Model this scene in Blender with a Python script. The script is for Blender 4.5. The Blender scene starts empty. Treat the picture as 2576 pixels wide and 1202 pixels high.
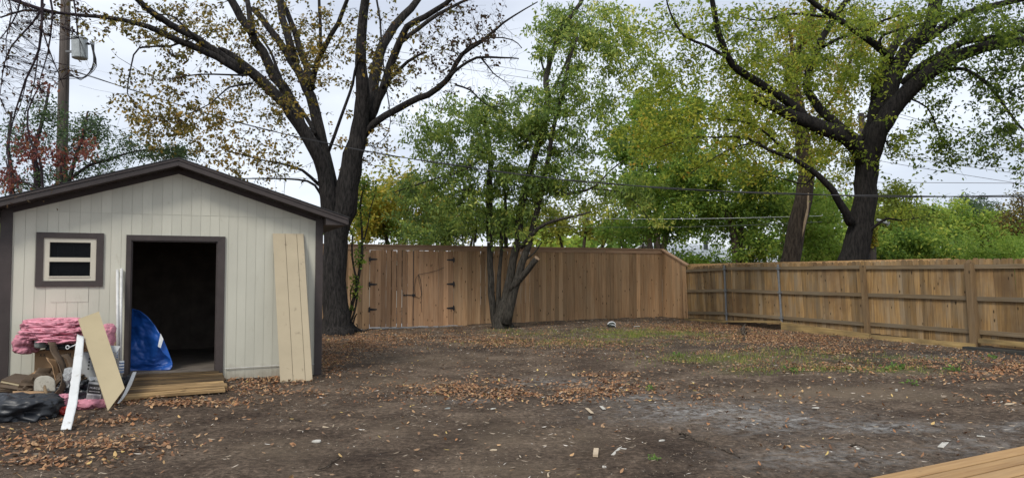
import bpy, math, random
import numpy as np
from mathutils import Vector, Matrix, noise as mnoise

# ------------------------------------------------------------------ camera, world, sun, exposure
SC = bpy.context.scene
COL = SC.collection
R = math.radians
CAMZ = 1.6
PITCH = math.atan(89 / 1860)
cd = bpy.data.cameras.new('camera'); cam = bpy.data.objects.new('camera', cd); COL.objects.link(cam)
cam.location = (0, 0, CAMZ); cam.rotation_euler = (math.pi / 2 + PITCH, 0, 0)
cd.sensor_fit = 'HORIZONTAL'; cd.sensor_width = 36; cd.lens = 36 * 1860 / 2576
cd.clip_start = 0.05; cd.clip_end = 2000
SC.camera = cam
SUN_EL, SUN_AZ = R(48), R(205)          # azimuth measured clockwise from +Y: behind the camera, a little left
w = bpy.data.worlds.new('World'); SC.world = w; w.use_nodes = True
nt = w.node_tree; nt.nodes.clear()
def N(nt, t, **k):
    n = nt.nodes.new(t)
    for a, b in k.items(): setattr(n, a, b)
    return n
out = N(nt, 'ShaderNodeOutputWorld'); bg = N(nt, 'ShaderNodeBackground'); bg.inputs[1].default_value = 0.1
sky = N(nt, 'ShaderNodeTexSky', sky_type='NISHITA', sun_disc=False, sun_elevation=SUN_EL, sun_rotation=SUN_AZ)
tc = N(nt, 'ShaderNodeTexCoord'); mp = N(nt, 'ShaderNodeMapping'); mp.inputs['Scale'].default_value = (1.0, 1.0, 2.6)
mp.inputs['Location'].default_value = (3.1, 0.4, 0.2)
nz = N(nt, 'ShaderNodeTexNoise'); nz.inputs['Scale'].default_value = 2.3; nz.inputs['Detail'].default_value = 5
nz.inputs['Roughness'].default_value = 0.5
cr = N(nt, 'ShaderNodeValToRGB')
cr.color_ramp.elements[0].position = 0.36; cr.color_ramp.elements[0].color = (0.49, 0.53, 0.61, 1)
cr.color_ramp.elements[1].position = 0.64; cr.color_ramp.elements[1].color = (0.74, 0.78, 0.84, 1)
sc = N(nt, 'ShaderNodeVectorMath', operation='SCALE'); sc.inputs['Scale'].default_value = 8.4
mx = N(nt, 'ShaderNodeMix', data_type='RGBA'); mx.inputs[0].default_value = 0.9
L = nt.links.new
L(tc.outputs['Generated'], mp.inputs['Vector']); L(mp.outputs[0], nz.inputs['Vector']); L(nz.outputs[0], cr.inputs[0])
L(cr.outputs[0], sc.inputs[0]); L(sky.outputs[0], mx.inputs[6]); L(sc.outputs[0], mx.inputs[7])
L(mx.outputs[2], bg.inputs[0]); L(bg.outputs[0], out.inputs[0])
sl = bpy.data.lights.new('sun', 'SUN'); sl.energy = 1.5; sl.angle = R(14); sl.color = (1, 0.95, 0.87)
so = bpy.data.objects.new('sun', sl); COL.objects.link(so)
so.rotation_euler = Vector((math.sin(SUN_AZ) * math.cos(SUN_EL), math.cos(SUN_AZ) * math.cos(SUN_EL), math.sin(SUN_EL))).to_track_quat('Z', 'Y').to_euler()
so.location = (0, -10, 20)
SC.view_settings.view_transform = 'Standard'; SC.view_settings.look = 'None'
SC.view_settings.exposure = 0.80; SC.view_settings.gamma = 1.0
SC.render.engine = 'CYCLES'
SC.cycles.max_bounces = 8; SC.cycles.diffuse_bounces = 4; SC.cycles.transparent_max_bounces = 8
SC.cycles.use_denoising = True

# ------------------------------------------------------------------ measuring helpers
TH = R(22.5); CT, ST = math.cos(TH), math.sin(TH)      # the yard's own axes: e1 along the back fence, e2 away
def ray(u, v):
    up = (601 - v) / 1860
    return np.array([(u - 1288) / 1860, math.cos(PITCH) - up * math.sin(PITCH), math.sin(PITCH) + up * math.cos(PITCH)])
def P(u, v, Y):
    d = ray(u, v); d = d * (Y / d[1]); return np.array([d[0], d[1], d[2] + CAMZ])
def ab(x, y): return x * CT + y * ST, -x * ST + y * CT
def xy(a, b): return a * CT - b * ST, a * ST + b * CT
def sstep(x, a, b):
    t = np.clip((x - a) / (b - a), 0, 1); return t * t * (3 - 2 * t)
def gz(x, y):
    a, b = ab(x, y)
    return 0.12 * sstep(a, 4, 13.5) + 0.03 * sstep(b, 14, 22) + 0.12 * sstep(a, 14.3, 15.2)
def G(u, v, dz=0.0):
    d = ray(u, v); t = 5.0
    for _ in range(12):
        t = (gz(d[0] * t, d[1] * t) + dz - CAMZ) / d[2]
    return np.array([d[0] * t, d[1] * t, CAMZ + d[2] * t])
def onb(u, v, b0):                                     # ray meets the vertical plane b = b0
    d = ray(u, v); t = b0 / (-d[0] * ST + d[1] * CT); return d * t + np.array([0, 0, CAMZ])
def proj(x, y, z):
    zz = z - CAMZ; f = y * math.cos(PITCH) + zz * math.sin(PITCH); up = -y * math.sin(PITCH) + zz * math.cos(PITCH)
    return 1288 + 1860 * x / f, 601 - 1860 * up / f

# ------------------------------------------------------------------ object helpers
def tag(o, label=None, cat=None, group=None, kind=None):
    if label: o['label'] = label
    if cat: o['category'] = cat
    if group: o['group'] = group
    if kind: o['kind'] = kind
    return o
def thing(name, label, cat, loc=(0, 0, 0), rotz=0.0, group=None, M=None):
    o = bpy.data.objects.new(name, None); COL.objects.link(o); o.empty_display_size = 0.2
    if M is None: M = Matrix.Translation(Vector(loc)) @ Matrix.Rotation(rotz, 4, 'Z')
    o.matrix_world = M
    WM[o.name] = M.copy()
    return tag(o, label, cat, group)
WM = {}
def toloc(root, p): return np.array(WM[root.name].inverted() @ Vector(p))

def mesh_obj(name, V, F, T, m, parent=None, world=False, loc=None, smooth=False, fn=None):
    """V Nx3, F list or Mx3/Mx4 array. world: V are world coords."""
    V = np.asarray(V, dtype=np.float64)
    M = None
    if parent is not None and world:
        q = parent; M = WM[q.name]
        Mi = np.array(M.inverted()); V = V @ Mi[:3, :3].T + Mi[:3, 3]
    if parent is None:
        if loc is None: loc = ((V[:, 0].min() + V[:, 0].max()) / 2, (V[:, 1].min() + V[:, 1].max()) / 2, V[:, 2].min())
        V = V - np.array(loc)
    me = bpy.data.meshes.new(name)
    if isinstance(F, np.ndarray):
        k = F.shape[1]; n = len(F)
        me.vertices.add(len(V)); me.vertices.foreach_set('co', V.astype(np.float32).ravel())
        me.loops.add(n * k); me.loops.foreach_set('vertex_index', F.astype(np.int32).ravel())
        me.polygons.add(n); me.polygons.foreach_set('loop_start', np.arange(0, n * k, k, dtype=np.int32))
        me.polygons.foreach_set('loop_total', np.full(n, k, dtype=np.int32))
        me.update(calc_edges=True)
    else:
        me.from_pydata(V.tolist(), [], F); me.update()
    if T is not None:
        at = me.attributes.new('tint', 'FLOAT', 'POINT')
        at.data.foreach_set('value', np.broadcast_to(np.asarray(T, dtype=np.float32), (len(V),)).copy())
    if smooth: me.polygons.foreach_set('use_smooth', np.ones(len(me.polygons), dtype=bool))
    me.materials.append(m)
    o = bpy.data.objects.new(name, me); COL.objects.link(o)
    if parent is not None:
        o.parent = parent
        if parent.name in WM: WM[o.name] = WM[parent.name].copy()
    else:
        o.location = loc; WM[o.name] = Matrix.Translation(Vector(loc))
    return o

class MB:
    def __init__(s): s.v = []; s.f = []; s.t = []; s.n = 0
    def add(s, V, F, t=0.5):
        V = [tuple(map(float, p)) for p in V]
        s.v += V; s.f += [tuple(i + s.n for i in f) for f in F]; s.t += [t] * len(V); s.n += len(V); return s
    def box(s, p0, p1, t=0.5):
        x0, y0, z0 = p0; x1, y1, z1 = p1
        return s.hexa([(x0, y0, z0), (x1, y0, z0), (x1, y1, z0), (x0, y1, z0), (x0, y0, z1), (x1, y0, z1), (x1, y1, z1), (x0, y1, z1)], t)
    def hexa(s, V, t=0.5):
        return s.add(V, [(0, 3, 2, 1), (4, 5, 6, 7), (0, 1, 5, 4), (1, 2, 6, 5), (2, 3, 7, 6), (3, 0, 4, 7)], t)
    def prism(s, poly, off, t=0.5):
        n = len(poly); off = np.array(off); A = [np.array(p, float) for p in poly]; B = [p + off for p in A]
        F = [tuple(range(n))[::-1], tuple(range(n, 2 * n))] + [(i, (i + 1) % n, n + (i + 1) % n, n + i) for i in range(n)]
        return s.add(A + B, F, t)
    def tube(s, pts, rad, n=8, t=0.5, caps=True, wob=0.0):
        pts = [np.array(p, float) for p in pts]; k = len(pts)
        if np.isscalar(rad): rad = [rad] * k
        V = []; up = np.array([0.13, 0.31, 0.94]); ref = None
        for i in range(k):
            d = pts[min(i + 1, k - 1)] - pts[max(i - 1, 0)]; d = d / (np.linalg.norm(d) + 1e-9)
            if ref is None:
                ref = np.cross(d, up if abs(d @ up) < 0.95 else np.array([1, 0, 0.])); 
            ref = ref - d * (ref @ d); ref = ref / (np.linalg.norm(ref) + 1e-9); bi = np.cross(d, ref)
            for j in range(n):
                a = 2 * math.pi * j / n; r = rad[i]
                if wob: r *= 1 + wob * mnoise.noise(Vector((math.cos(a) * 1.7 + 9, math.sin(a) * 1.7, i * 0.35)))
                V.append(pts[i] + r * (math.cos(a) * ref + math.sin(a) * bi))
        F = [(i * n + j, i * n + (j + 1) % n, (i + 1) * n + (j + 1) % n, (i + 1) * n + j) for i in range(k - 1) for j in range(n)]
        if caps: F += [tuple(range(n))[::-1], tuple(range((k - 1) * n, k * n))]
        return s.add(V, F, t)
    def build(s, name, m, parent=None, world=False, loc=None, smooth=False):
        return mesh_obj(name, s.v, s.f, s.t, m, parent, world, loc, smooth)

# ------------------------------------------------------------------ materials
def newmat(name):
    m = bpy.data.materials.new(name); m.use_nodes = True; n = m.node_tree; n.nodes.clear()
    o = N(n, 'ShaderNodeOutputMaterial'); b = N(n, 'ShaderNodeBsdfPrincipled'); n.links.new(b.outputs[0], o.inputs[0])
    return m, n, b, o
def ramp(n, stops, interp='LINEAR'):
    r = N(n, 'ShaderNodeValToRGB'); r.color_ramp.interpolation = interp
    e = r.color_ramp.elements
    while len(e) < len(stops): e.new(0.5)
    for i, (p, c) in enumerate(stops): e[i].position = p; e[i].color = (*c, 1)
    return r
def coords(n, scale=(1, 1, 1), tintoff=0.0):
    tc = N(n, 'ShaderNodeTexCoord'); mp = N(n, 'ShaderNodeMapping'); mp.inputs['Scale'].default_value = scale
    if tintoff:
        at = N(n, 'ShaderNodeAttribute', attribute_name='tint')
        sc = N(n, 'ShaderNodeVectorMath', operation='SCALE'); sc.inputs[0].default_value = (13.0, 7.0, 11.0)
        n.links.new(at.outputs['Fac'], sc.inputs['Scale'])
        ad = N(n, 'ShaderNodeVectorMath', operation='ADD'); n.links.new(tc.outputs['Object'], ad.inputs[0]); n.links.new(sc.outputs[0], ad.inputs[1])
        n.links.new(ad.outputs[0], mp.inputs['Vector'])
    else: n.links.new(tc.outputs['Object'], mp.inputs['Vector'])
    return mp
def noise_(n, mp, scale, detail=6, rough=0.6):
    z = N(n, 'ShaderNodeTexNoise'); z.inputs['Scale'].default_value = scale; z.inputs['Detail'].default_value = detail
    z.inputs['Roughness'].default_value = rough; n.links.new(mp.outputs[0], z.inputs['Vector']); return z
def mixc(n, fac, a, b, blend='MIX'):
    m = N(n, 'ShaderNodeMix', data_type='RGBA', blend_type=blend)
    for s, x in ((0, fac), (6, a), (7, b)):
        if hasattr(x, 'links') or isinstance(x, bpy.types.NodeSocket): n.links.new(x, m.inputs[s])
        elif s == 0: m.inputs[0].default_value = x
        else: m.inputs[s].default_value = (*x, 1)
    return m.outputs[2]
def tintval(n, col, amt):
    at = N(n, 'ShaderNodeAttribute', attribute_name='tint')
    mr = N(n, 'ShaderNodeMapRange'); mr.inputs['To Min'].default_value = 1 - amt; mr.inputs['To Max'].default_value = 1 + amt
    mr.clamp = False; n.links.new(at.outputs['Fac'], mr.inputs['Value'])
    h = N(n, 'ShaderNodeHueSaturation'); n.links.new(mr.outputs[0], h.inputs['Value']); n.links.new(col, h.inputs['Color']); return h.outputs[0]
def bump(n, b, h, st, dist=0.01):
    k = N(n, 'ShaderNodeBump'); k.inputs['Strength'].default_value = st; k.inputs['Distance'].default_value = dist
    n.links.new(h, k.inputs['Height']); n.links.new(k.outputs[0], b.inputs['Normal'])
def paint(name, c, rough=0.6, var=0.12, scale=3, bs=0.25, dirt=None, stretch=(1, 1, 1), tint=0.06, spec=0.5, splash=False):
    m, n, b, o = newmat(name); mp = coords(n, stretch); z = noise_(n, mp, scale)
    r = ramp(n, [(0.3, tuple(x * (1 - var) for x in c)), (0.7, tuple(min(1, x * (1 + var)) for x in c))]); n.links.new(z.outputs[0], r.inputs[0])
    col = tintval(n, r.outputs[0], tint)
    if dirt:
        z2 = noise_(n, mp, scale * 2.7, 8, 0.7); r2 = ramp(n, [(dirt[1], (0, 0, 0)), (dirt[1] + 0.13, (1, 1, 1))]); n.links.new(z2.outputs[0], r2.inputs[0])
        f = N(n, 'ShaderNodeMath', operation='MULTIPLY'); f.inputs[1].default_value = dirt[2]; n.links.new(r2.outputs[0], f.inputs[0])
        col = mixc(n, f.outputs[0], col, dirt[0])
    if splash:                                         # rain-splashed mud along the foot of the wall
        sx_ = N(n, 'ShaderNodeSeparateXYZ'); tco = N(n, 'ShaderNodeTexCoord'); n.links.new(tco.outputs['Object'], sx_.inputs[0])
        mr = N(n, 'ShaderNodeMapRange'); mr.inputs['From Min'].default_value = .05; mr.inputs['From Max'].default_value = .42; mr.inputs['To Min'].default_value = 1.5; mr.inputs['To Max'].default_value = 0; n.links.new(sx_.outputs[2], mr.inputs['Value'])
        z5 = noise_(n, mp, 5, 8, .75); q5 = N(n, 'ShaderNodeMath', operation='MULTIPLY'); n.links.new(z5.outputs[0], q5.inputs[0]); n.links.new(mr.outputs[0], q5.inputs[1])
        r5 = ramp(n, [(.35, (0, 0, 0)), (.75, (.6, .6, .6))]); n.links.new(q5.outputs[0], r5.inputs[0]); col = mixc(n, r5.outputs[0], col, (0.22, 0.18, 0.13))
    n.links.new(col, b.inputs['Base Color']); b.inputs['Roughness'].default_value = rough
    b.inputs['Specular IOR Level'].default_value = spec
    z3 = noise_(n, mp, scale * 9, 4); bump(n, b, z3.outputs[0], bs, 0.004)
    return m
def wood(name, c1, c2, cw, axis, wamt=0.5, knots=True, tint=0.25, rough=0.8, gscale=1.0, dark=None):
    m, n, b, o = newmat(name)
    st = [24 * gscale] * 3; st[axis] = 1.3 * gscale
    mp = coords(n, tuple(st), 1); z = noise_(n, mp, 1.0, 6, 0.65)
    r = ramp(n, [(0.3, c1), (0.62, c2)]); n.links.new(z.outputs[0], r.inputs[0]); col = r.outputs[0]
    st2 = [3.0] * 3; st2[axis] = 1.1
    mp2 = coords(n, tuple(st2), 1); z2 = noise_(n, mp2, 1.0, 4, 0.6); r2 = ramp(n, [(0.4, (0, 0, 0)), (0.68, (wamt,) * 3)]); n.links.new(z2.outputs[0], r2.inputs[0])
    col = mixc(n, r2.outputs[0], col, cw)
    if dark:                                           # broad dark weather stains, not following the light
        mp4 = coords(n, (1.0, 1.0, 1.0)); z4 = noise_(n, mp4, 0.9, 4, 0.6); r4 = ramp(n, [(0.5, (0, 0, 0)), (0.66, (0.8,) * 3)]); n.links.new(z4.outputs[0], r4.inputs[0])
        col = mixc(n, r4.outputs[0], col, dark)
    if knots:
        st3 = [8.0] * 3; st3[axis] = 3.2
        mp3 = coords(n, tuple(st3), 1); vo = N(n, 'ShaderNodeTexVoronoi'); vo.inputs['Scale'].default_value = 1.0; n.links.new(mp3.outputs[0], vo.inputs['Vector'])
        r3 = ramp(n, [(0.07, (1, 1, 1)), (0.15, (0, 0, 0))]); n.links.new(vo.outputs['Distance'], r3.inputs[0])
        col = mixc(n, r3.outputs[0], col, tuple(x * 0.22 for x in c1))
    col = tintval(n, col, tint)
    n.links.new(col, b.inputs['Base Color']); b.inputs['Roughness'].default_value = rough; b.inputs['Specular IOR Level'].default_value = 0.25
    bump(n, b, z.outputs[0], 0.5, 0.004)
    return m
def bark(name, c1, c2, sc=1.0, spec=0.2):
    m, n, b, o = newmat(name); mp = coords(n, (9 * sc, 9 * sc, 1.6 * sc)); z = noise_(n, mp, 1.6, 8, 0.7)
    r = ramp(n, [(0.38, c1), (0.66, c2)]); n.links.new(z.outputs[0], r.inputs[0]); n.links.new(r.outputs[0], b.inputs['Base Color'])
    b.inputs['Roughness'].default_value = 0.95; b.inputs['Specular IOR Level'].default_value = spec
    bump(n, b, z.outputs[0], 1.0, 0.06)
    return m
def leafmat(name, stops, trans=0.45, rough=0.6):
    m, n, b, o = newmat(name); at = N(n, 'ShaderNodeAttribute', attribute_name='tint')
    r = ramp(n, stops); n.links.new(at.outputs['Fac'], r.inputs[0]); n.links.new(r.outputs[0], b.inputs['Base Color'])
    b.inputs['Roughness'].default_value = rough; b.inputs['Specular IOR Level'].default_value = 0.3
    t = N(n, 'ShaderNodeBsdfTranslucent'); n.links.new(r.outputs[0], t.inputs[0])
    mx = N(n, 'ShaderNodeMixShader'); mx.inputs[0].default_value = trans
    n.links.new(b.outputs[0], mx.inputs[1]); n.links.new(t.outputs[0], mx.inputs[2]); n.links.new(mx.outputs[0], o.inputs[0])
    return m
def plain(name, c, rough=0.5, metal=0.0, spec=0.5):
    m, n, b, o = newmat(name); mp = coords(n); z = noise_(n, mp, 14, 4)
    r = ramp(n, [(0.3, tuple(x * 0.8 for x in c)), (0.7, tuple(min(1, x * 1.15) for x in c))]); n.links.new(z.outputs[0], r.inputs[0]); n.links.new(r.outputs[0], b.inputs['Base Color'])
    b.inputs['Roughness'].default_value = rough; b.inputs['Metallic'].default_value = metal; b.inputs['Specular IOR Level'].default_value = spec
    return m

M = {}
M['siding'] = paint('siding_paint', (0.54, 0.53, 0.44), 0.65, 0.05, 2.2, 0.35, ((0.36, 0.33, 0.25), 0.60, 0.45), (1, 1, 0.5), 0.05, splash=True)
M['patch'] = paint('repair_patch_paint', (0.49, 0.495, 0.41), 0.6, 0.05, 3, 0.3, ((0.36, 0.32, 0.24), 0.6, 0.35))
M['brown'] = paint('dark_brown_trim', (0.046, 0.035, 0.032), 0.55, 0.2, 6, 0.3, ((0.12, 0.085, 0.07), 0.62, 0.5), (1, 1, 1), 0.1)
M['soffit'] = paint('soffit_brown', (0.04, 0.031, 0.029), 0.7, 0.2, 6)
M['cream'] = paint('cream_window_vinyl', (0.55, 0.52, 0.42), 0.45, 0.05, 5, 0.1)
M['shingle'] = paint('shingles', (0.04, 0.04, 0.042), 0.9, 0.3, 25, 0.8)
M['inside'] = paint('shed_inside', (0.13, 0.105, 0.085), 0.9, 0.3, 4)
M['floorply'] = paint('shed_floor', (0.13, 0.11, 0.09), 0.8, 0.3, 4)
M['tallw'] = wood('cedar_fence_boards', (0.25, 0.142, 0.070), (0.42, 0.262, 0.142), (0.34, 0.24, 0.145), 2, 0.6, True, 0.32)
M['gatew'] = wood('cedar_gate_boards', (0.27, 0.148, 0.076), (0.43, 0.255, 0.14), (0.36, 0.24, 0.15), 2, 0.5, True, 0.24)
M['trimw'] = wood('cedar_rail', (0.24, 0.145, 0.085), (0.38, 0.24, 0.15), (0.34, 0.25, 0.17), 0, 0.5, False, 0.1)
M['loww'] = wood('weathered_pickets', (0.13, 0.078, 0.034), (0.33, 0.205, 0.085), (0.22, 0.18, 0.125), 2, 0.75, True, 0.34, dark=(0.16, 0.095, 0.045))
M['lowr'] = wood('weathered_rails', (0.12, 0.085, 0.048), (0.21, 0.155, 0.092), (0.19, 0.165, 0.125), 1, 0.6, False, 0.15)
M['lowp'] = wood('weathered_post', (0.11, 0.07, 0.035), (0.21, 0.14, 0.072), (0.17, 0.13, 0.09), 2, 0.4, True, 0.1)
M['pine'] = wood('new_pine', (0.42, 0.24, 0.10), (0.56, 0.35, 0.17), (0.5, 0.33, 0.16), 2, 0.3, False, 0.08)
M['timber'] = wood('edging_timber', (0.21, 0.14, 0.055), (0.40, 0.28, 0.12), (0.11, 0.085, 0.05), 1, 0.75, False, 0.15)
M['darktimber'] = wood('dark_timber', (0.03, 0.03, 0.028), (0.06, 0.058, 0.05), (0.04, 0.045, 0.045), 1, 0.4, False, 0.1)
M['deck'] = wood('deck_boards', (0.24, 0.135, 0.055), (0.38, 0.235, 0.105), (0.30, 0.20, 0.105), 0, 0.6, True, 0.14, gscale=1.0)
M['rampw'] = wood('ramp_boards', (0.060, 0.036, 0.017), (0.40, 0.265, 0.125), (0.05, 0.034, 0.022), 0, 0.8, True, 0.3, gscale=0.45)
M['galv'] = plain('galvanised', (0.15, 0.155, 0.16), 0.7, 0.0, 0.3)
M['blackmetal'] = plain('black_metal', (0.012, 0.012, 0.014), 0.45, 0.2)
M['cable'] = plain('black_cable', (0.012, 0.012, 0.014), 0.6)
M['wire'] = plain('grey_wire', (0.10, 0.10, 0.11), 0.5)
M['palewire'] = plain('pale_wire', (0.55, 0.57, 0.58), 0.4)
M['tan'] = paint('tan_panel', (0.43, 0.36, 0.24), 0.6, 0.06, 3, 0.1, ((0.13, 0.10, 0.065), 0.60, 0.7), (1, 1, 1))
M['tan2'] = paint('tan_board', (0.40, 0.33, 0.20), 0.6, 0.05, 2.5, 0.1, ((0.25, 0.2, 0.12), 0.62, 0.4))
M['whiteplank'] = paint('white_plank', (0.58, 0.59, 0.58), 0.5, 0.08, 3, 0.1, ((0.2, 0.17, 0.12), 0.60, 0.8))
M['pvc'] = plain('white_pvc', (0.58, 0.58, 0.56), 0.45)
M['bag'] = plain('black_bag', (0.020, 0.023, 0.028), 0.42, 0, 0.4)
M['pink'] = paint('pink_insulation', (0.58, 0.24, 0.30), 0.95, 0.35, 9, 1.0, ((0.30, 0.13, 0.15), 0.55, 0.7), (1, 1, 3.5), 0.2)
M['card'] = paint('cardboard', (0.30, 0.185, 0.095), 0.85, 0.12, 4, 0.1, ((0.15, 0.09, 0.05), 0.6, 0.5))
M['cardd'] = paint('dark_cardboard', (0.082, 0.054, 0.031), 0.85, 0.25, 5, 0.2, ((0.06, 0.04, 0.025), 0.55, 0.6))
M['greybox'] = paint('grey_carton', (0.33, 0.34, 0.34), 0.6, 0.06, 4, 0.05)
M['ink'] = plain('dark_ink', (0.03, 0.028, 0.026), 0.7)
M['inkgrey'] = plain('grey_ink', (0.2, 0.2, 0.2), 0.7)
M['whiteink'] = plain('white_print', (0.7, 0.7, 0.68), 0.6)
M['clay'] = paint('clay_caked_steel', (0.30, 0.28, 0.23), 0.8, 0.15, 8, 0.4, ((0.08, 0.06, 0.045), 0.56, 0.9))
M['tarp'] = paint('blue_tarp', (0.012, 0.085, 0.36), 0.42, 0.2, 2.5, 0.5, ((0.03, 0.14, 0.45), 0.6, 0.5), (1, 1, 1), 0.2)
M['tape'] = plain('white_tape', (0.75, 0.77, 0.78), 0.5)
M['plasticgrey'] = plain('grey_plastic', (0.22, 0.24, 0.23), 0.3)
M['bluelabel'] = plain('blue_print', (0.10, 0.17, 0.33), 0.5)
M['red'] = plain('red_wrapper', (0.42, 0.04, 0.03), 0.35)
M['crimson'] = plain('crimson_paint', (0.30, 0.035, 0.06), 0.55)
M['foam'] = plain('white_foam', (0.68, 0.69, 0.68), 0.7)
M['trans'] = plain('transformer_grey', (0.34, 0.37, 0.37), 0.45)
M['pole'] = wood('utility_pole_wood', (0.045, 0.038, 0.033), (0.11, 0.092, 0.08), (0.085, 0.072, 0.066), 2, 0.4, False, 0.1)
M['roofw'] = plain('pale_metal_roof', (0.70, 0.72, 0.74), 0.45)
M['hwall'] = paint('house_wall', (0.42, 0.40, 0.36), 0.8, 0.08, 2)
M['barkA'] = bark('dark_bark', (0.010, 0.0095, 0.0095), (0.058, 0.052, 0.048), 1.7)
M['barkB'] = bark('grey_bark', (0.020, 0.018, 0.015), (0.095, 0.085, 0.07), 2.2)
M['barkC'] = bark('black_bark', (0.007, 0.0065, 0.0065), (0.034, 0.030, 0.027), 1.7)
M['barkD'] = bark('brown_bark', (0.028, 0.022, 0.018), (0.11, 0.085, 0.065), 1.2)
M['barkP'] = bark('purple_bark', (0.030, 0.022, 0.028), (0.085, 0.066, 0.074), 1.2)
M['peel'] = plain('bare_wood', (0.42, 0.31, 0.20), 0.8)
M['cut'] = plain('cut_wood', (0.27, 0.18, 0.11), 0.8)
Y_ = (0.30, 0.20, 0.035); O_ = (0.24, 0.12, 0.03); OL = (0.12, 0.12, 0.025); BR = (0.10, 0.055, 0.03)
M['leafA'] = leafmat('autumn_leaves', [(0, (0.057, 0.040, 0.029)), (0.25, BR), (0.5, OL), (0.75, (0.299, 0.218, 0.046)), (1, (0.483, 0.310, 0.057))], 0.5)
M['leafB'] = leafmat('dark_green_leaves', [(0, (0.055, 0.101, 0.032)), (0.4, (0.148, 0.235, 0.059)), (0.75, (0.343, 0.444, 0.092)), (1, (0.700, 0.672, 0.151))], 0.5, 0.45)
M['leafC'] = leafmat('olive_green_leaves', [(0, (0.048, 0.078, 0.022)), (0.35, (0.168, 0.240, 0.036)), (0.7, (0.384, 0.444, 0.054)), (0.93, (0.624, 0.576, 0.084)), (1, (0.660, 0.360, 0.060))], 0.6)
M['leafD'] = leafmat('yellowing_leaves', [(0, (0.101, 0.151, 0.025)), (0.4, (0.252, 0.286, 0.042)), (0.75, (0.504, 0.420, 0.059)), (1, (0.700, 0.370, 0.067))], 0.55)
M['leafE'] = leafmat('mid_green_leaves', [(0, (0.062, 0.124, 0.033)), (0.45, (0.179, 0.289, 0.048)), (0.8, (0.400, 0.498, 0.076)), (1, (0.662, 0.603, 0.124))], 0.5)
M['leafF'] = leafmat('bright_green_leaves', [(0, (0.056, 0.123, 0.025)), (0.4, (0.160, 0.279, 0.041)), (0.8, (0.304, 0.410, 0.063)), (1, (0.448, 0.451, 0.108))], 0.5)
M['leafG'] = leafmat('deep_green_leaves', [(0, (0.03, 0.05, 0.028)), (0.6, (0.085, 0.145, 0.06)), (1, (0.20, 0.27, 0.09))], 0.4)
M['leafR'] = leafmat('rusty_leaves', [(0, (0.13, 0.04, 0.045)), (0.5, (0.24, 0.075, 0.055)), (1, (0.38, 0.19, 0.09))], 0.45)
M['litter'] = leafmat('fallen_leaves', [(0, (0.05, 0.028, 0.019)), (0.22, (0.17, 0.080, 0.043)), (0.40, (0.22, 0.135, 0.080)), (0.55, (0.36, 0.165, 0.070)), (0.70, (0.33, 0.215, 0.125)), (0.86, (0.52, 0.32, 0.16)), (1, (0.60, 0.44, 0.15))], 0.12, 0.75)
M['bits'] = leafmat('wood_bits', [(0, (0.034, 0.028, 0.023)), (0.5, (0.161, 0.127, 0.092)), (0.85, (0.391, 0.322, 0.241)), (1, (0.713, 0.678, 0.621))], 0.0, 0.85)
M['grass'] = leafmat('grass_blades', [(0, (0.12, 0.20, 0.03)), (0.6, (0.25, 0.30, 0.055)), (1, (0.42, 0.36, 0.13))], 0.4)
M['weed'] = leafmat('weed_leaves', [(0, (0.08, 0.16, 0.035)), (1, (0.22, 0.32, 0.08))], 0.4)
M['stick'] = bark('stick_bark', (0.06, 0.045, 0.035), (0.20, 0.16, 0.12), 4)
M['paleroot'] = plain('pale_stick', (0.45, 0.36, 0.25), 0.8)
M['chipw'] = plain('white_chip', (0.46, 0.44, 0.39), 0.7)
M['darkball'] = plain('dark_round_thing', (0.035, 0.045, 0.04), 0.4)
m, n, b, o = newmat('window_glass'); M['glass'] = m
b.inputs['Base Color'].default_value = (0.01, 0.012, 0.014, 1); b.inputs['Roughness'].default_value = 0.12
tr = N(n, 'ShaderNodeBsdfTransparent'); tr.inputs[0].default_value = (0.55, 0.57, 0.58, 1); mm = N(n, 'ShaderNodeMixShader'); mm.inputs[0].default_value = 0.5
n.links.new(b.outputs[0], mm.inputs[1]); n.links.new(tr.outputs[0], mm.inputs[2]); n.links.new(mm.outputs[0], o.inputs[0]); b.inputs['Specular IOR Level'].default_value = 0.15

# ------------------------------------------------------------------ ground
# real ground-cover areas, listed where they lie in the yard: (u, v, ru, rv, strength)
ASH = [(1780, 1035, 230, 28, .8), (1950, 1060, 190, 30, .8), (2200, 1075, 200, 16, .75), (2450, 1120, 130, 25, .7), (2080, 1155, 180, 30, .8), (1600, 1000, 120, 14, .5), (2420, 900, 170, 10, .4), (1400, 962, 130, 12, .45), (1180, 1010, 60, 6, .4), (2540, 1075, 80, 14, .6)]
TAN = [(2120, 985, 260, 13, 1), (2330, 997, 190, 9, 1), (1250, 1100, 90, 40, .6), (1080, 905, 140, 12, .5), (1010, 960, 120, 12, .5), (1450, 1110, 90, 30, .4), (700, 1130, 120, 30, .4), (1290, 1180, 120, 20, .5), (1000, 1080, 80, 20, .4)]
DARK = [(2350, 905, 230, 22, 1), (2100, 880, 150, 14, .5), (1700, 870, 160, 10, .5), (640, 955, 100, 9, .9), (2500, 1000, 120, 14, .5), (1150, 880, 150, 10, .4), (2520, 900, 120, 22, 1), (1480, 1010, 200, 14, .3)]
GRN = [(1600, 842, 130, 11, 1), (1760, 850, 60, 8, .6), (1820, 905, 140, 13, .7), (1860, 934, 60, 7, 1), (2080, 925, 120, 9, .8), (2270, 932, 90, 7, 1), (1960, 890, 120, 9, .5), (2150, 905, 200, 12, .4), (1500, 862, 200, 8, .4), (1740, 905, 50, 9, .7), (1330, 838, 90, 6, .4)]
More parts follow.
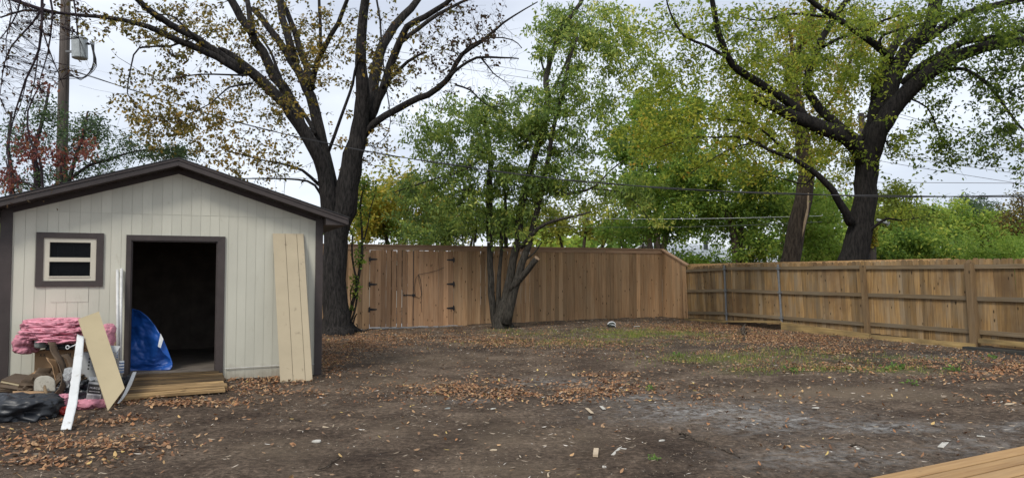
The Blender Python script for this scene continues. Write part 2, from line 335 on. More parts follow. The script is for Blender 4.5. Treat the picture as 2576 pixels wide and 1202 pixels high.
LIT = [(900, 862, 120, 22, 1.25), (840, 905, 50, 30, 1.1), (1010, 850, 110, 11, .6), (190, 1120, 210, 30, 1.1), (100, 1165, 150, 20, .8), (230, 1055, 120, 14, .8), (440, 1014, 190, 8, 1.4), (640, 962, 110, 18, .9), (1290, 985, 330, 22, .9), (1500, 962, 90, 12, .7), (1230, 850, 200, 14, .8),
       (1420, 868, 260, 16, .6), (1800, 828, 250, 13, 1.0), (1950, 850, 210, 20, 1.0), (2120, 880, 140, 18, .8), (2050, 920, 200, 14, .8), (2250, 930, 220, 12, .9), (2400, 905, 190, 26, .6), (2530, 925, 100, 20, .9), (1850, 880, 200, 16, .6), (1560, 900, 260, 12, .3), (1730, 1000, 200, 12, .35), (2490, 1010, 120, 16, .35), (750, 985, 150, 14, .4), (2060, 1135, 90, 14, .6), (1650, 1000, 60, 10, .5), (2380, 950, 200, 12, .4), (870, 935, 90, 12, .5)]
PILE = [(190, 1120, 190, 18, 1), (80, 1165, 120, 12, .9), (250, 1062, 120, 9, .8), (340, 1105, 50, 10, .8), (440, 1016, 190, 7, 1.1), (620, 985, 60, 9, .8), (640, 962, 90, 9, .6), (880, 868, 70, 16, 1), (830, 905, 25, 26, 1), (1000, 848, 80, 7, .7), (1130, 975, 100, 12, .75), (1290, 1000, 200, 14, .7), (1490, 985, 110, 13, .9), (1525, 945, 60, 6, .8), (1270, 862, 90, 8, .8), (1950, 852, 150, 14, .9), (2100, 885, 60, 10, .8), (2060, 925, 90, 6, .8), (2330, 912, 90, 10, .6), (2540, 925, 60, 12, .7), (1780, 822, 140, 8, .8), (1430, 862, 120, 7, .6), (690, 950, 30, 5, 1)]
def dens(u, v, L):
    r = np.zeros_like(u)
    for (a, b_, ru, rv, s_) in L:
        q = ((u - a) / ru) ** 2 + ((v - b_) / rv) ** 2
        r = np.maximum(r, s_ * np.exp(-q * 0.9))
    return r
def fnoise(x, y, f, seed=0):                           # cheap layered value noise on arrays
    rs = np.random.RandomState(100 + seed); tab = rs.rand(256, 256); o_ = np.zeros_like(x); amp = 1.0; tot = 0
    for k in range(4):
        X = x * f + 31.7 * k + 500; Y = y * f + 17.3 * k + 500; xi = np.floor(X).astype(int); yi = np.floor(Y).astype(int); fx = X - xi; fy = Y - yi
        fx = fx * fx * (3 - 2 * fx); fy = fy * fy * (3 - 2 * fy)
        g = lambda i, j: tab[(xi + i) % 256, (yi + j) % 256]
        o_ += amp * ((g(0, 0) * (1 - fx) + g(1, 0) * fx) * (1 - fy) + (g(0, 1) * (1 - fx) + g(1, 1) * fx) * fy); tot += amp; amp *= 0.55; f *= 2.1
    return o_ / tot
def geo(a, b_, n, q): return a + (b_ - a) * (np.linspace(0, 1, n) ** q)
xs = np.concatenate([-geo(15, 900, 22, 3)[::-1], np.arange(-14.9, 16.95, 0.1), geo(17, 900, 22, 3)])
ys = np.concatenate([-geo(0, 900, 20, 3)[::-1], np.arange(0.3, 4.5, 0.3), np.arange(4.5, 27, 0.08), geo(27, 1000, 24, 3)])
GX, GY = np.meshgrid(xs, ys); gx = GX.ravel(); gy = GY.ravel()
gzz = gz(gx, gy)
near = (gx > -14) & (gx < 16.5) & (gy > 4) & (gy < 27)
fade = sstep(gy, 3, 5) * (1 - sstep(gy, 25, 30)) * sstep(gx, -14.5, -13) * (1 - sstep(gx, 15, 17))
gzz = gzz + fade * ((fnoise(gx, gy, 0.8, 1) - 0.5) * 0.05 + (fnoise(gx, gy, 4.0, 2) - 0.5) * 0.06)
def gzn(x, y):
    x = np.atleast_1d(np.asarray(x, float)); y = np.atleast_1d(np.asarray(y, float))
    return gz(x, y) + (fnoise(x, y, 0.8, 1) - 0.5) * 0.05 + (fnoise(x, y, 4.0, 2) - 0.5) * 0.06
yy = np.maximum(gy, 2.0); uu, vv = proj(gx, yy, gz(gx, gy))
gn = fnoise(gx, gy, 1.7, 3); gn2 = fnoise(gx, gy, 6.0, 4)
def soft(L): return np.clip(dens(uu, vv, L) * (0.35 + 1.6 * gn * gn2 * 2), 0, 1) * near
cA = np.stack([soft(ASH), soft(TAN), soft(GRN), soft(DARK)], 1)
nx, ny = len(xs), len(ys); I = np.arange(nx * ny).reshape(ny, nx)
F = np.stack([I[:-1, :-1].ravel(), I[:-1, 1:].ravel(), I[1:, 1:].ravel(), I[1:, :-1].ravel()], 1)
m, n, b, o = newmat('bare_yard_soil')
tcn = N(n, 'ShaderNodeTexCoord'); mp = N(n, 'ShaderNodeMapping'); n.links.new(tcn.outputs['Object'], mp.inputs['Vector'])
z1 = noise_(n, mp, 1.1, 8, 0.65); r1 = ramp(n, [(0.33, (0.055, 0.038, 0.028)), (0.5, (0.108, 0.078, 0.056)), (0.68, (0.185, 0.138, 0.100))]); n.links.new(z1.outputs[0], r1.inputs[0])
z2 = noise_(n, mp, 16, 10, 0.82); r2 = ramp(n, [(0.34, (0.25, 0.25, 0.25)), (0.5, (0.95, 0.95, 0.95)), (0.66, (2.1, 2.1, 2.1))]); n.links.new(z2.outputs[0], r2.inputs[0])
col = mixc(n, 1.0, r1.outputs[0], r2.outputs[0], 'MULTIPLY')
va = N(n, 'ShaderNodeAttribute', attribute_name='cover'); sp = N(n, 'ShaderNodeSeparateColor'); n.links.new(va.outputs['Color'], sp.inputs[0])
z3 = noise_(n, mp, 7, 8, 0.8); rr3 = ramp(n, [(0.42, (0, 0, 0)), (0.62, (1, 1, 1))]); n.links.new(z3.outputs[0], rr3.inputs[0])
def mul(a, b_):
    q = N(n, 'ShaderNodeMath', operation='MULTIPLY'); n.links.new(a, q.inputs[0])
    if isinstance(b_, float): q.inputs[1].default_value = b_
    else: n.links.new(b_, q.inputs[1])
    return q.outputs[0]
col = mixc(n, mul(va.outputs['Alpha'], 0.75), col, (0.030, 0.025, 0.022))
col = mixc(n, mul(sp.outputs[1], 0.75), col, (0.19, 0.145, 0.10))
col = mixc(n, mul(mul(sp.outputs[0], rr3.outputs[0]), 0.95), col, (0.38, 0.37, 0.35))
col = mixc(n, mul(sp.outputs[2], 0.45), col, (0.12, 0.12, 0.045))
# pale grit: wood crumbs and mortar specks trodden into the soil
vo = N(n, 'ShaderNodeTexVoronoi'); vo.inputs['Scale'].default_value = 34; n.links.new(mp.outputs[0], vo.inputs['Vector'])
rv = ramp(n, [(0.06, (1, 1, 1)), (0.13, (0, 0, 0))]); n.links.new(vo.outputs['Distance'], rv.inputs[0])
rsel = ramp(n, [(0.60, (0, 0, 0)), (0.64, (1, 1, 1))]); sepv = N(n, 'ShaderNodeSeparateColor'); n.links.new(vo.outputs['Color'], sepv.inputs[0]); n.links.new(sepv.outputs[0], rsel.inputs[0])
col = mixc(n, mul(mul(rv.outputs[0], rsel.outputs[0]), 0.75), col, (0.34, 0.29, 0.22))
n.links.new(col, b.inputs['Base Color']); b.inputs['Roughness'].default_value = 0.95; b.inputs['Specular IOR Level'].default_value = 0.15
bump(n, b, z2.outputs[0], 1.0, 0.045)
g = mesh_obj('ground', np.stack([gx, gy, gzz], 1), F, None, m, loc=(0, 0, 0), smooth=True)
at = g.data.attributes.new('cover', 'FLOAT_COLOR', 'POINT'); at.data.foreach_set('color', cA.astype(np.float32).ravel())
tag(g, kind='structure')

# ------------------------------------------------------------------ shed
SB = 12.08
pl = onb(4, 700, SB); pr = onb(806, 700, SB)
al = ab(pl[0], pl[1])[0]; ar = ab(pr[0], pr[1])[0]; SW = ar - al
sx, sy = xy(al, SB)
shed = thing('garden_shed', 'white painted wooden garden shed with dark brown trim and open doorway', 'shed', (sx, sy, 0), TH)
def S(u, v, dy=0.0):                                   # local x,z on the front wall (or dy in front of it)
    p = onb(u, v, SB - dy); a, _ = ab(p[0], p[1]); return a - al, p[2]
D0, D1 = S(331, 604), S(548, 605); FLZ = 0.17; DT = D0[1]
W0, W1 = S(111, 598), S(241, 706)
PX = S(450, 437)[0]; ZP = S(450, 437)[1] + 0.09; ZE = S(792, 557)[1] + 0.07; ZE0 = ZE
def roofz(x): return ZP + (ZE - ZP) * (abs(x - PX) / (SW - PX if x > PX else PX))
rnd = random.Random(5)
sid = MB(); WT = 0.012; x = 0.0; seamx = [S(75, 700)[0], S(330, 500)[0], S(755, 560)[0]]
JZ = S(300, 537)[1]
xsb = [0.0]
while xsb[-1] < SW: xsb.append(xsb[-1] + 0.132)
xsb[-1] = SW
hx0, hx1, hz0, hz1 = W0[0] - 0.0, W1[0], W1[1], W0[1]
def cutspans(x0, x1, z0, z1):
    """solid rectangles of x0..x1 z0..z1 outside the door and window openings"""
    res = [(x0, x1, z0, z1)]
    for (ox0, ox1, oz0, oz1) in ((D0[0], D1[0], -1, DT), (hx0, hx1, hz0, hz1)):
        nr = []
        for (a, b_, c, d) in res:
            if b_ <= ox0 or a >= ox1 or d <= oz0 or c >= oz1: nr.append((a, b_, c, d)); continue
            if a < ox0: nr.append((a, ox0, c, d))
            if b_ > ox1: nr.append((ox1, b_, c, d))
            a2, b2 = max(a, ox0), min(b_, ox1)
            if c < oz0: nr.append((a2, b2, c, oz0))
            if d > oz1: nr.append((a2, b2, oz1, d))
        res = nr
    return res
for i in range(len(xsb) - 1):
    x0, x1 = xsb[i], xsb[i + 1]; t = rnd.random(); gp = 0.004
    if any(abs(x1 - q) < 0.066 for q in seamx): gp = 0.010
    for (a, b_, c, d) in cutspans(x0 + 0.002, x1 - gp, 0.02, JZ - 0.004): sid.box((a, -WT, c), (b_, 0, d), t)
    zl, zr = roofz(x0) , roofz(x1)
    if x0 < PX < x1: zl = zr = min(roofz(x0), roofz(x1))
    a, b_ = x0 + 0.002, x1 - gp
    sid.hexa([(a, -WT, JZ + 0.002), (b_, -WT, JZ + 0.002), (b_, 0, JZ + 0.002), (a, 0, JZ + 0.002), (a, -WT, max(zl, JZ + 0.01)), (b_, -WT, max(zr, JZ + 0.01)), (b_, 0, max(zr, JZ + 0.01)), (a, 0, max(zl, JZ + 0.01))], rnd.random())
for (a, b_, c, d) in cutspans(0.0, SW, 0.03, JZ + .01): sid.box((a, -.0085, c), (b_, 0.0005, d), -.8)
sid.prism([(0, -.0085, JZ + .01), (SW, -.0085, JZ + .01), (SW, -.0085, ZE - .02), (PX, -.0085, ZP - .02), (0, -.0085, ZE - .02)], (0, .009, 0), -.8)
sid.build('front_siding', M['siding'], shed)
bk = MB(); DEP = 3.6
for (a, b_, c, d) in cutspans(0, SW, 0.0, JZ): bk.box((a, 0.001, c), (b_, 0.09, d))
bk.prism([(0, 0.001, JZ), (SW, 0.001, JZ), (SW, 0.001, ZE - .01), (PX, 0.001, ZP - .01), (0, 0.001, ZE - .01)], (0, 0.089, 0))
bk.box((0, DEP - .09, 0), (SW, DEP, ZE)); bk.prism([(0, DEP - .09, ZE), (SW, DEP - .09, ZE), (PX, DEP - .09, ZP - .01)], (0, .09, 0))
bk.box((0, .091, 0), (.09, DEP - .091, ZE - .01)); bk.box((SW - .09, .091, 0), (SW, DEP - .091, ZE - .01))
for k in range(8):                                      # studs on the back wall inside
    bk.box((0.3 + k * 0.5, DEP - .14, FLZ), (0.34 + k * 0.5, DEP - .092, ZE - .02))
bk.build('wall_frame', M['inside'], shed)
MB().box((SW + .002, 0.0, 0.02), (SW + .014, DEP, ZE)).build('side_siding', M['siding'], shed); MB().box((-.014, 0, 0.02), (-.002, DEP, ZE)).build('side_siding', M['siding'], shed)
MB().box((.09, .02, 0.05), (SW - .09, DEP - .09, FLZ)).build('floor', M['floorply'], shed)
# trim
for nm, x0, x1 in (('corner_trim', -0.03, 0.115), ('corner_trim', SW - 0.085, SW + 0.03)):
    MB().box((x0, -WT - .022, 0.02), (x1, -WT - .001, roofz(x0 if x0 < 1 else x1) - 0.02)).build(nm, M['brown'], shed)
for sgn in (-1, 1):
    x2 = 0.0 if sgn < 0 else SW
    f = MB(); f.prism([(PX, -WT - .02, ZP - .095), (x2, -WT - .02, ZE - .095), (x2, -WT - .02, ZE - .01), (PX, -WT - .02, ZP - .01)], (0, .018, 0)); f.build('frieze_board', M['soffit'], shed)
# roof
OV = 0.30; EV = 0.36
sl_ = (ZP - ZE) / ((SW) / 2)
roof = MB(); under = MB()
for sgn in (-1, 1):
    x2 = -EV if sgn < 0 else SW + EV; half = PX if sgn < 0 else SW - PX
    ze = ZP + (ZE - ZP) * ((half + EV) / half)
    under.prism([(PX, -OV, ZP - 0.005), (x2, -OV, ze - .005), (x2, -OV, ze + .05), (PX, -OV, ZP + .05)], (0, DEP + 2 * OV, 0))
    roof.prism([(PX, -OV - .045, ZP + .098), (x2 + sgn * .03, -OV - .045, ze + .092), (x2 + sgn * .03, -OV - .045, ze + .104), (PX, -OV - .045, ZP + .110)], (0, DEP + 2 * OV + .09, 0))
    roof.prism([(PX, -OV + .001, ZP + .053), (x2, -OV + .001, ze + .053), (x2, -OV + .001, ze + .088), (PX, -OV + .001, ZP + .095)], (0, DEP + 2 * OV - .01, 0))
    fa = MB(); fa.prism([(PX + sgn * .001, -OV - .025, ZP - .01), (x2, -OV - .025, ze - .01), (x2, -OV - .025, ze + .088), (PX + sgn * .001, -OV - .025, ZP + .095)], (0, .023, 0), 0.3 + .3 * sgn); fa.build('fascia', M['brown'], shed)
    fa2 = MB(); fa2.prism([(PX + sgn * .001, -OV - .038, ZP + .066), (x2 + sgn * .012, -OV - .038, ze + .060), (x2 + sgn * .012, -OV - .038, ze + .088), (PX + sgn * .001, -OV - .038, ZP + .095)], (0, .012, 0), 0.6); fa2.build('drip_board', M['brown'], shed)
    ea = MB(); xe0, xe1 = (x2, x2 + .02) if sgn > 0 else (x2 - .02, x2); ea.box((xe0, -OV - .02, ze - .01), (xe1, DEP + OV, ze + .08)); ea.build('eave_board', M['brown'], shed)
    x3 = -.035 if sgn < 0 else SW + .035
    er = MB(); er.prism([(x3, -OV + .01, roofz(x3) - .01 if 0 < x3 < SW else ZE - .02), (x2, -OV + .01, ze - .01), (x2, -OV + .01, ze - .02), (x3, -OV + .01, ze - .02)], (0, OV + .28, 0)); er.build('eave_return', M['brown'], shed)
under.build('soffit', M['soffit'], shed); roof.build('roof', M['shingle'], shed)
# door trim, threshold, window
TW = 0.088
dtm = MB(); xa, xb_ = D0[0], D1[0]; y0, y1 = -WT - .024, -WT - .001
xo0 = S(316, 700)[0]; xo1 = S(565, 700)[0]; zo = S(440, 593)[1]
dtm.prism([(xo0, y0, zo), (xo1, y0, zo), (xb_, y0, DT), (xa, y0, DT)], (0, .022, 0), .4)
dtm.prism([(xo0, y0, .03), (xo0, y0, zo - .002), (xa, y0, DT - .002), (xa, y0, .03)], (0, .022, 0), .6)
dtm.prism([(xo1, y0, zo - .002), (xo1, y0, .03), (xb_, y0, .03), (xb_, y0, DT - .002)], (0, .022, 0), .8)
dtm.box((xa - .001, -WT, FLZ), (xa + .018, .10, DT - .002)); dtm.box((xb_ - .018, -WT, FLZ), (xb_ + .001, .10, DT - .002)); dtm.box((xa + .02, -WT, DT - .018), (xb_ - .02, .10, DT + .001))
dtm.build('door_frame', M['brown'], shed)
win = MB(); o0 = S(93, 584); o1 = S(259, 720); i0, i1 = W0, W1
win.prism([(o0[0], y0, o0[1]), (o1[0], y0, o0[1]), (i1[0], y0, i0[1]), (i0[0], y0, i0[1])], (0, .022, 0), .3)
win.prism([(o0[0], y0, o1[1]), (i0[0], y0, i1[1]), (i1[0], y0, i1[1]), (o1[0], y0, o1[1])], (0, .022, 0), .4)
win.prism([(o0[0], y0, o1[1]), (o0[0], y0, o0[1]), (i0[0], y0, i0[1]), (i0[0], y0, i1[1])], (0, .022, 0), .5)
win.prism([(o1[0], y0, o0[1]), (o1[0], y0, o1[1]), (i1[0], y0, i1[1]), (i1[0], y0, i0[1])], (0, .022, 0), .6)
wo = win.build('window', M['brown'], shed)
g0 = S(126, 609); g1 = S(228, 648); g2 = S(126, 658); g3 = S(228, 694)
fr = MB()
fr.box((i0[0] + .001, -.02, i1[1] + .001), (g0[0], .05, i0[1] - .001)); fr.box((g1[0], -.02, i1[1] + .001), (i1[0] - .001, .05, i0[1] - .001))
fr.box((g0[0], -.019, g0[1]), (g1[0], .05, i0[1] - .001)); fr.box((g0[0], -.022, g2[1]), (g1[0], .05, g1[1]))
fr.box((g0[0], -.018, i1[1] + .001), (g1[0], .05, g3[1] - .02)); fr.box((g0[0], -.027, g3[1] - .018), (g1[0], .05, g3[1]))
fr.build('frame', M['cream'], wo)
MB().box((g0[0], .022, g1[1] - .01), (g1[0], .026, g0[1] + .01)).build('pane', M['glass'], wo)
MB().box((g0[0], .012, g3[1] - .01), (g1[0], .016, g2[1] + .01)).build('pane', M['glass'], wo)
q0 = S(128, 723); q1 = S(222, 759)
pt = MB(); xm = (q0[0] + q1[0]) / 2 - .05
pt.box((q0[0], -WT - .004, q1[1]), (xm - .002, -WT, q0[1]), .6); pt.box((xm + .002, -WT - .004, q1[1]), (q1[0], -WT - .001, q0[1]), .4); pt.build('siding_patch', M['siding'], shed)
c0 = S(566, 926); c1 = S(700, 917); c2 = S(790, 914)
MB().tube([(c0[0], -.03, c0[1]), (c1[0], -.03, c1[1] - .005), (c2[0], -.03, c2[1])], .005, 6).build('cable_strip', M['pvc'], shed)

# ramp of boards at the doorway
ra = G(316, 1008); rb = G(572, 991)
rl = thing('board_ramp', 'weathered wooden board ramp leading up to the shed doorway', 'ramp', (ra[0], ra[1], ra[2]), TH)
q_ = toloc(rl, rb); bl = toloc(rl, onb(343, 936, SB - .03)); br = toloc(rl, onb(552, 925, SB - .03))
rampm = MB(); nb = 7; zf = 0.05; zb = FLZ - ra[2] - .01
for k in range(nb):
    s0, s1 = k / nb + .006, (k + 1) / nb - .010
    jl, jr = rnd.uniform(-.035, .035), rnd.uniform(-.03, .03)
    def e(s, side):
        A = np.array([0.0, 0, zf]); Bp = np.array([q_[0], q_[1], zf + 0.02]); C_ = np.array([bl[0], bl[1], zb]); D_ = np.array([br[0], br[1], zb])
        return (A + (C_ - A) * s + [jl, 0, 0]) if side == 0 else (Bp + (D_ - Bp) * s + [jr, 0, 0])
    p = [e(s0, 0), e(s0, 1), e(s1, 1), e(s1, 0)]; dz = np.array([0, 0, -.035]); jz = rnd.uniform(-.006, .006)
    rampm.hexa([x_ + dz + [0, 0, jz] for x_ in p] + [x_ + [0, 0, jz] for x_ in p], (rnd.uniform(-.9, -.1) if k > 2 else rnd.uniform(.1, 1.1)))
rampm.build('planks', M['rampw'], rl)
MB().box((.08, .05, -.02), (.16, 1.1, .015)).build('bearer', M['lowp'], rl); MB().box((q_[0] - .2, .2, -.02), (q_[0] - .1, 1.2, .015)).build('bearer', M['lowp'], rl)

# tan grooved panel leaning on the shed front
def prismP(mb, pts, th, t=0.5):
    pts = [np.array(p, float) for p in pts]; nrm = np.cross(pts[1] - pts[0], pts[-1] - pts[0]); nrm /= np.linalg.norm(nrm)
    if nrm[1] < 0: nrm = -nrm
    cm = np.array([0, 0, CAMZ]); pts = [cm + (p - cm) * float((pts[0] - cm) @ nrm) / float((p - cm) @ nrm) for p in pts]
    return mb.prism(pts, nrm * th, t)
bl_ = G(705, 963); br_ = onb(786, 956, ab(bl_[0], bl_[1])[1]); tl_ = onb(686, 587, SB - .05); tr_ = onb(763, 588, SB - .05)
nr = np.cross(br_ - bl_, tl_ - bl_); cm_ = np.array([0, 0, CAMZ]); tr_ = cm_ + (tr_ - cm_) * float((bl_ - cm_) @ nr) / float((tr_ - cm_) @ nr)
pn = MB(); fr_ = [0, .40, .78, 1.0]
for k in range(3):
    e0, e1 = fr_[k] + (.007 if k else 0), fr_[k + 1] - (.007 if k < 2 else 0)
    prismP(pn, [bl_ + (br_ - bl_) * e0, bl_ + (br_ - bl_) * e1, tl_ + (tr_ - tl_) * e1, tl_ + (tr_ - tl_) * e0], .010, .4 + .1 * k)
prismP(pn, [bl_ + [0, .018, 0], br_ + [0, .018, 0], tr_ + [0, .018, 0], tl_ + [0, .018, 0]], .004, -2)
tag(pn.build('siding_panel', M['tan'], world=True), 'tall tan grooved panel leaning against the shed right of the doorway', 'panel')

# blue tarp just inside the doorway
def grid_surface(fn, nu, nv, th=0.0):
    V = [fn(i / nu, j / nv) for j in range(nv + 1) for i in range(nu + 1)]
    F = [(j * (nu + 1) + i, j * (nu + 1) + i + 1, (j + 1) * (nu + 1) + i + 1, (j + 1) * (nu + 1) + i) for j in range(nv) for i in range(nu)]
    return V, F
edge = [(331, 775), (352, 781), (372, 796), (390, 818), (404, 842), (417, 868), (427, 892), (434, 912), (434, 921), (428, 930)]
def tarpf(s, t):
    k = t * (len(edge) - 1); i = min(int(k), len(edge) - 2); f = k - i
    eu = edge[i][0] * (1 - f) + edge[i + 1][0] * f; ev = edge[i][1] * (1 - f) + edge[i + 1][1] * f
    cu, cv = 270, 934 - 60 * (1 - t)
    u = cu + (eu - cu) * s; v = cv + (ev - cv) * s
    b_ = SB + 0.30 - .20 * s * t + .05 * math.sin(7 * t + 2 * s) * s + .10 * math.sin(3 * s) + .05 * s * mnoise.fractal(Vector((s * 5, t * 6, 2.0)), .9, 2.2, 4) + .03 * s * abs(math.sin(9 * t + 5 * s))
    return onb(u, v, b_)
V, F_ = grid_surface(tarpf, 50, 70); tp = MB(); tp.add(V, F_, .3)
tpo = tp.build('blue_tarpaulin', M['tarp'], world=True, smooth=True)
tpo.modifiers.new('thick', 'SOLIDIFY').thickness = .006
tag(tpo, 'stiff blue sheet standing curled inside the shed doorway', 'tarp')
fl = MB(); fv = [(402, 842), (410, 850), (420, 874), (434, 912), (426, 900), (410, 886), (398, 868)]
c_ = (412, 872)
prismP(fl, [onb(u, v, SB - .03 - (.03 if i in (4, 5) else .0)) for i, (u, v) in enumerate(fv)], .004, .8); f1 = fl.build('folded_corner', M['tarp'], tpo, world=True)
fl = MB(); prismP(fl, [onb(u, v, SB - .07) for u, v in [(404, 838), (411, 853), (404, 875), (397, 871), (400, 856)]], .004); fl.build('white_strip', M['tape'], tpo, world=True)

# ------------------------------------------------------------------ tall back fence with its corner return
FB = 21.2; FC = 14.28
fx, fy = xy(-5.0, FB)
tf = thing('tall_board_fence', 'tall reddish cedar board fence with a flat cap along the back of the yard', 'fence', (fx, fy, 0), TH)
def FL(u, v, dy=0.0):
    p = onb(u, v, FB - dy); a, _ = ab(p[0], p[1]); return a + 5.0, p[2]
GA, GBm, GC = FL(930, 700)[0], FL(1039, 700)[0], FL(1140, 700)[0]; FT = 2.43; GT = FL(1040, 630)[1]
LEN = FC + 5.0
bd = MB(); x = 0.0; rr = random.Random(11)
def lgz(x_, off=0.0):
    a, b_ = x_ - 5.0, FB - off; X, Y = xy(a, b_); return float(gzn(X, Y)[0])
while x < LEN - .02:
    wd = 0.139; u_ = None
    gp = rr.choice([.001, .002, .003, .006, .010])
    if GC + .6 < x < GC + 2.6: gp = rr.choice([.004, .011, .014])
    x1 = min(x + wd, LEN)
    zb = lgz(x) + .02; t = rr.random(); yj = rr.uniform(0, .004)
    if x1 > GA and x < GC:
        if x < GA: bd.box((x, yj, zb), (GA - .004, .018 + yj, FT), t)
        bd.box((max(x, GA), yj, GT + .012), (min(x1, GC), .018 + yj, FT), t)
        if x1 > GC: bd.box((GC + .004, yj, zb), (x1, .018 + yj, FT), t)
    else: bd.box((x, yj, zb), (x1, .018 + yj, FT), t)
    x = x1 + gp
bd.build('board_panel', M['tallw'], tf)
tr_ = MB(); x = 0
while x < LEN: x1 = min(x + 2.44, LEN); tr_.box((x + .002, -.022, FT - .13), (x1 - .002, -.002, FT - .003), rr.random()); x = x1
tr_.build('top_trim', M['trimw'], tf)
cp = MB(); x = 0
while x < LEN: x1 = min(x + 2.44, LEN); cp.box((x + .002, -.05, FT), (x1 - .002, .10, FT + .035), rr.random()); x = x1
cp.build('cap_board', M['trimw'], tf)
for z in (.45, 1.25, 2.1):
    MB().box((0, .023, z), (GA - .02, .06, z + .09)).build('back_rail', M['trimw'], tf); MB().box((GC + .02, .023, z), (LEN, .06, z + .09)).build('back_rail', M['trimw'], tf)
for k in range(8):
    xx = k * 2.44 + .2
    if xx > LEN: break
    MB().box((xx, .061, 0), (xx + .09, .15, FT - .02)).build('post', M['lowp'], tf)
# return toward the camera along the right side, top stepping down on a slope
rt = MB(); s = 0.0; RL = 1.32
s = .003
while s < RL:
    s1 = min(s + .139, RL); zt0 = FT - .02 - .50 * s / RL; zt1 = FT - .02 - .50 * s1 / RL; sh = .10 * (s / RL)
    zb = lgz(LEN) + .02; t = rr.random()
    rt.hexa([(LEN + .002, -s, zb), (LEN + .02, -s, zb), (LEN + .02, -s1 - sh, zb), (LEN + .002, -s1 - sh, zb), (LEN + .002, -s, zt0), (LEN + .02, -s, zt0), (LEN + .02, -s1, zt1), (LEN + .002, -s1, zt1)], t); s = s1 + .002
rt.build('side_boards', M['tallw'], tf)
rc = MB(); rc.hexa([(LEN - .05, 0, FT - .005), (LEN + .08, 0, FT - .005), (LEN + .08, -RL - .08, FT - .54), (LEN - .05, -RL - .08, FT - .54), (LEN - .05, 0, FT + .033), (LEN + .08, 0, FT + .033), (LEN + .08, -RL - .08, FT - .50), (LEN - .05, -RL - .08, FT - .50)], .8)
rc.build('sloping_cap', M['trimw'], tf)

# gate
gx_, gy_ = xy(GA - 5.0, FB - .004)
gate = thing('double_gate', 'cedar board double gate with black strap hinges in the tall fence', 'gate', (gx_, gy_, 0), TH)
GM = GBm - GA; GE = GC - GA
def hinge(xh, z, sgn, leaf):
    h = MB(); h.box((xh - .035 * (1 if sgn > 0 else -1) - .0, -.036, z - .06), (xh, -.026, z + .06)) if sgn > 0 else h.box((xh, -.036, z - .06), (xh + .035, -.026, z + .06))
    h.prism([(xh, -.034, z - .036), (xh + sgn * .21, -.034, z - .014), (xh + sgn * .21, -.034, z + .014), (xh, -.034, z + .036)], (0, .008, 0))
    h.tube([(xh, -.036, z - .08), (xh, -.036, z + .08)], .013, 8)
    h.build('hinge', M['blackmetal'], leaf)
HZ = [FL(935, v)[1] for v in (652, 715, 778)]
for (xa, xb_, sgn, xh) in ((.006, GM - .006, 1, .0), (GM + .006, GE - .006, -1, GE)):
    lf = MB(); x = xa; n_b = 8 if sgn > 0 else 8; wd = (xb_ - xa) / n_b
    for k in range(n_b):
        gp = rr.choice([.010, .020, .024]) if sgn > 0 and 1 < k < 6 else rr.choice([.003, .005, .008])
        x1 = xb_ if k == n_b - 1 else x + wd
        lf.box((x, -.020, lgz(GA + x) + .045), (x1 - (gp if k < n_b - 1 else 0), -.002, GT - rr.uniform(0, .012)), rr.random()); x = x1
    leaf = lf.build('gate_leaf', M['gatew'], gate)
    for z in (.35, 1.15, 2.0): MB().box((xa + .02, .0, z), (xb_ - .02, .035, z + .09)).build('ledge', M['trimw'], leaf)
    for z in HZ: hinge(xh, z, sgn, leaf)
lt = MB(); zl = FL(1020, 742)[1]
lt.box((GM - .30, -.040, zl - .012), (GM + .03, -.024, zl + .012)); lt.box((GM - .03, -.05, zl - .04), (GM + .045, -.022, zl + .03)); lt.box((GM - .29, -.046, zl - .02), (GM - .25, -.022, zl + .02))
lt.build('latch', M['blackmetal'], gate)
cr_ = MB(); cr_.box((GM - .012, -.026, lgz(GBm) + .05), (GM + .012, -.0215, GT - .01)); cr_.build('centre_strip', M['blackmetal'], gate)
rp = lambda u, v: onb(u, v, FB - .05)
rope = MB(); nail = (1053, 690)
rope.tube([rp(*q) for q in [(1118, 672), (1100, 680), (1080, 685), (1060, 689), nail, (1046, 700), (1042, 722), (1045, 745), (1055, 750), (1061, 742), (1060, 720), (1057, 700), nail]], .006, 5)
rope.tube([rp(*q) for q in [nail, (1054, 706), (1060, 735), (1060, 765), (1061, 785)]], .005, 5)
tag(rope.build('rope', M['cable'], world=True), 'thin dark rope looped from a nail on the gate leaf', 'rope')
# pale paved strip just behind the gate
px, py = xy(GA - 5.2, FB + .03); pth = MB(); pth.box((0, 0, 0), (3.1, 1.6, .05))
o_ = pth.build('path', M['foam'], loc=(0, 0, 0)); o_.location = (px, py, float(gzn(px, py)[0]) - .005); o_.rotation_euler = (0, 0, TH); tag(o_, kind='structure')

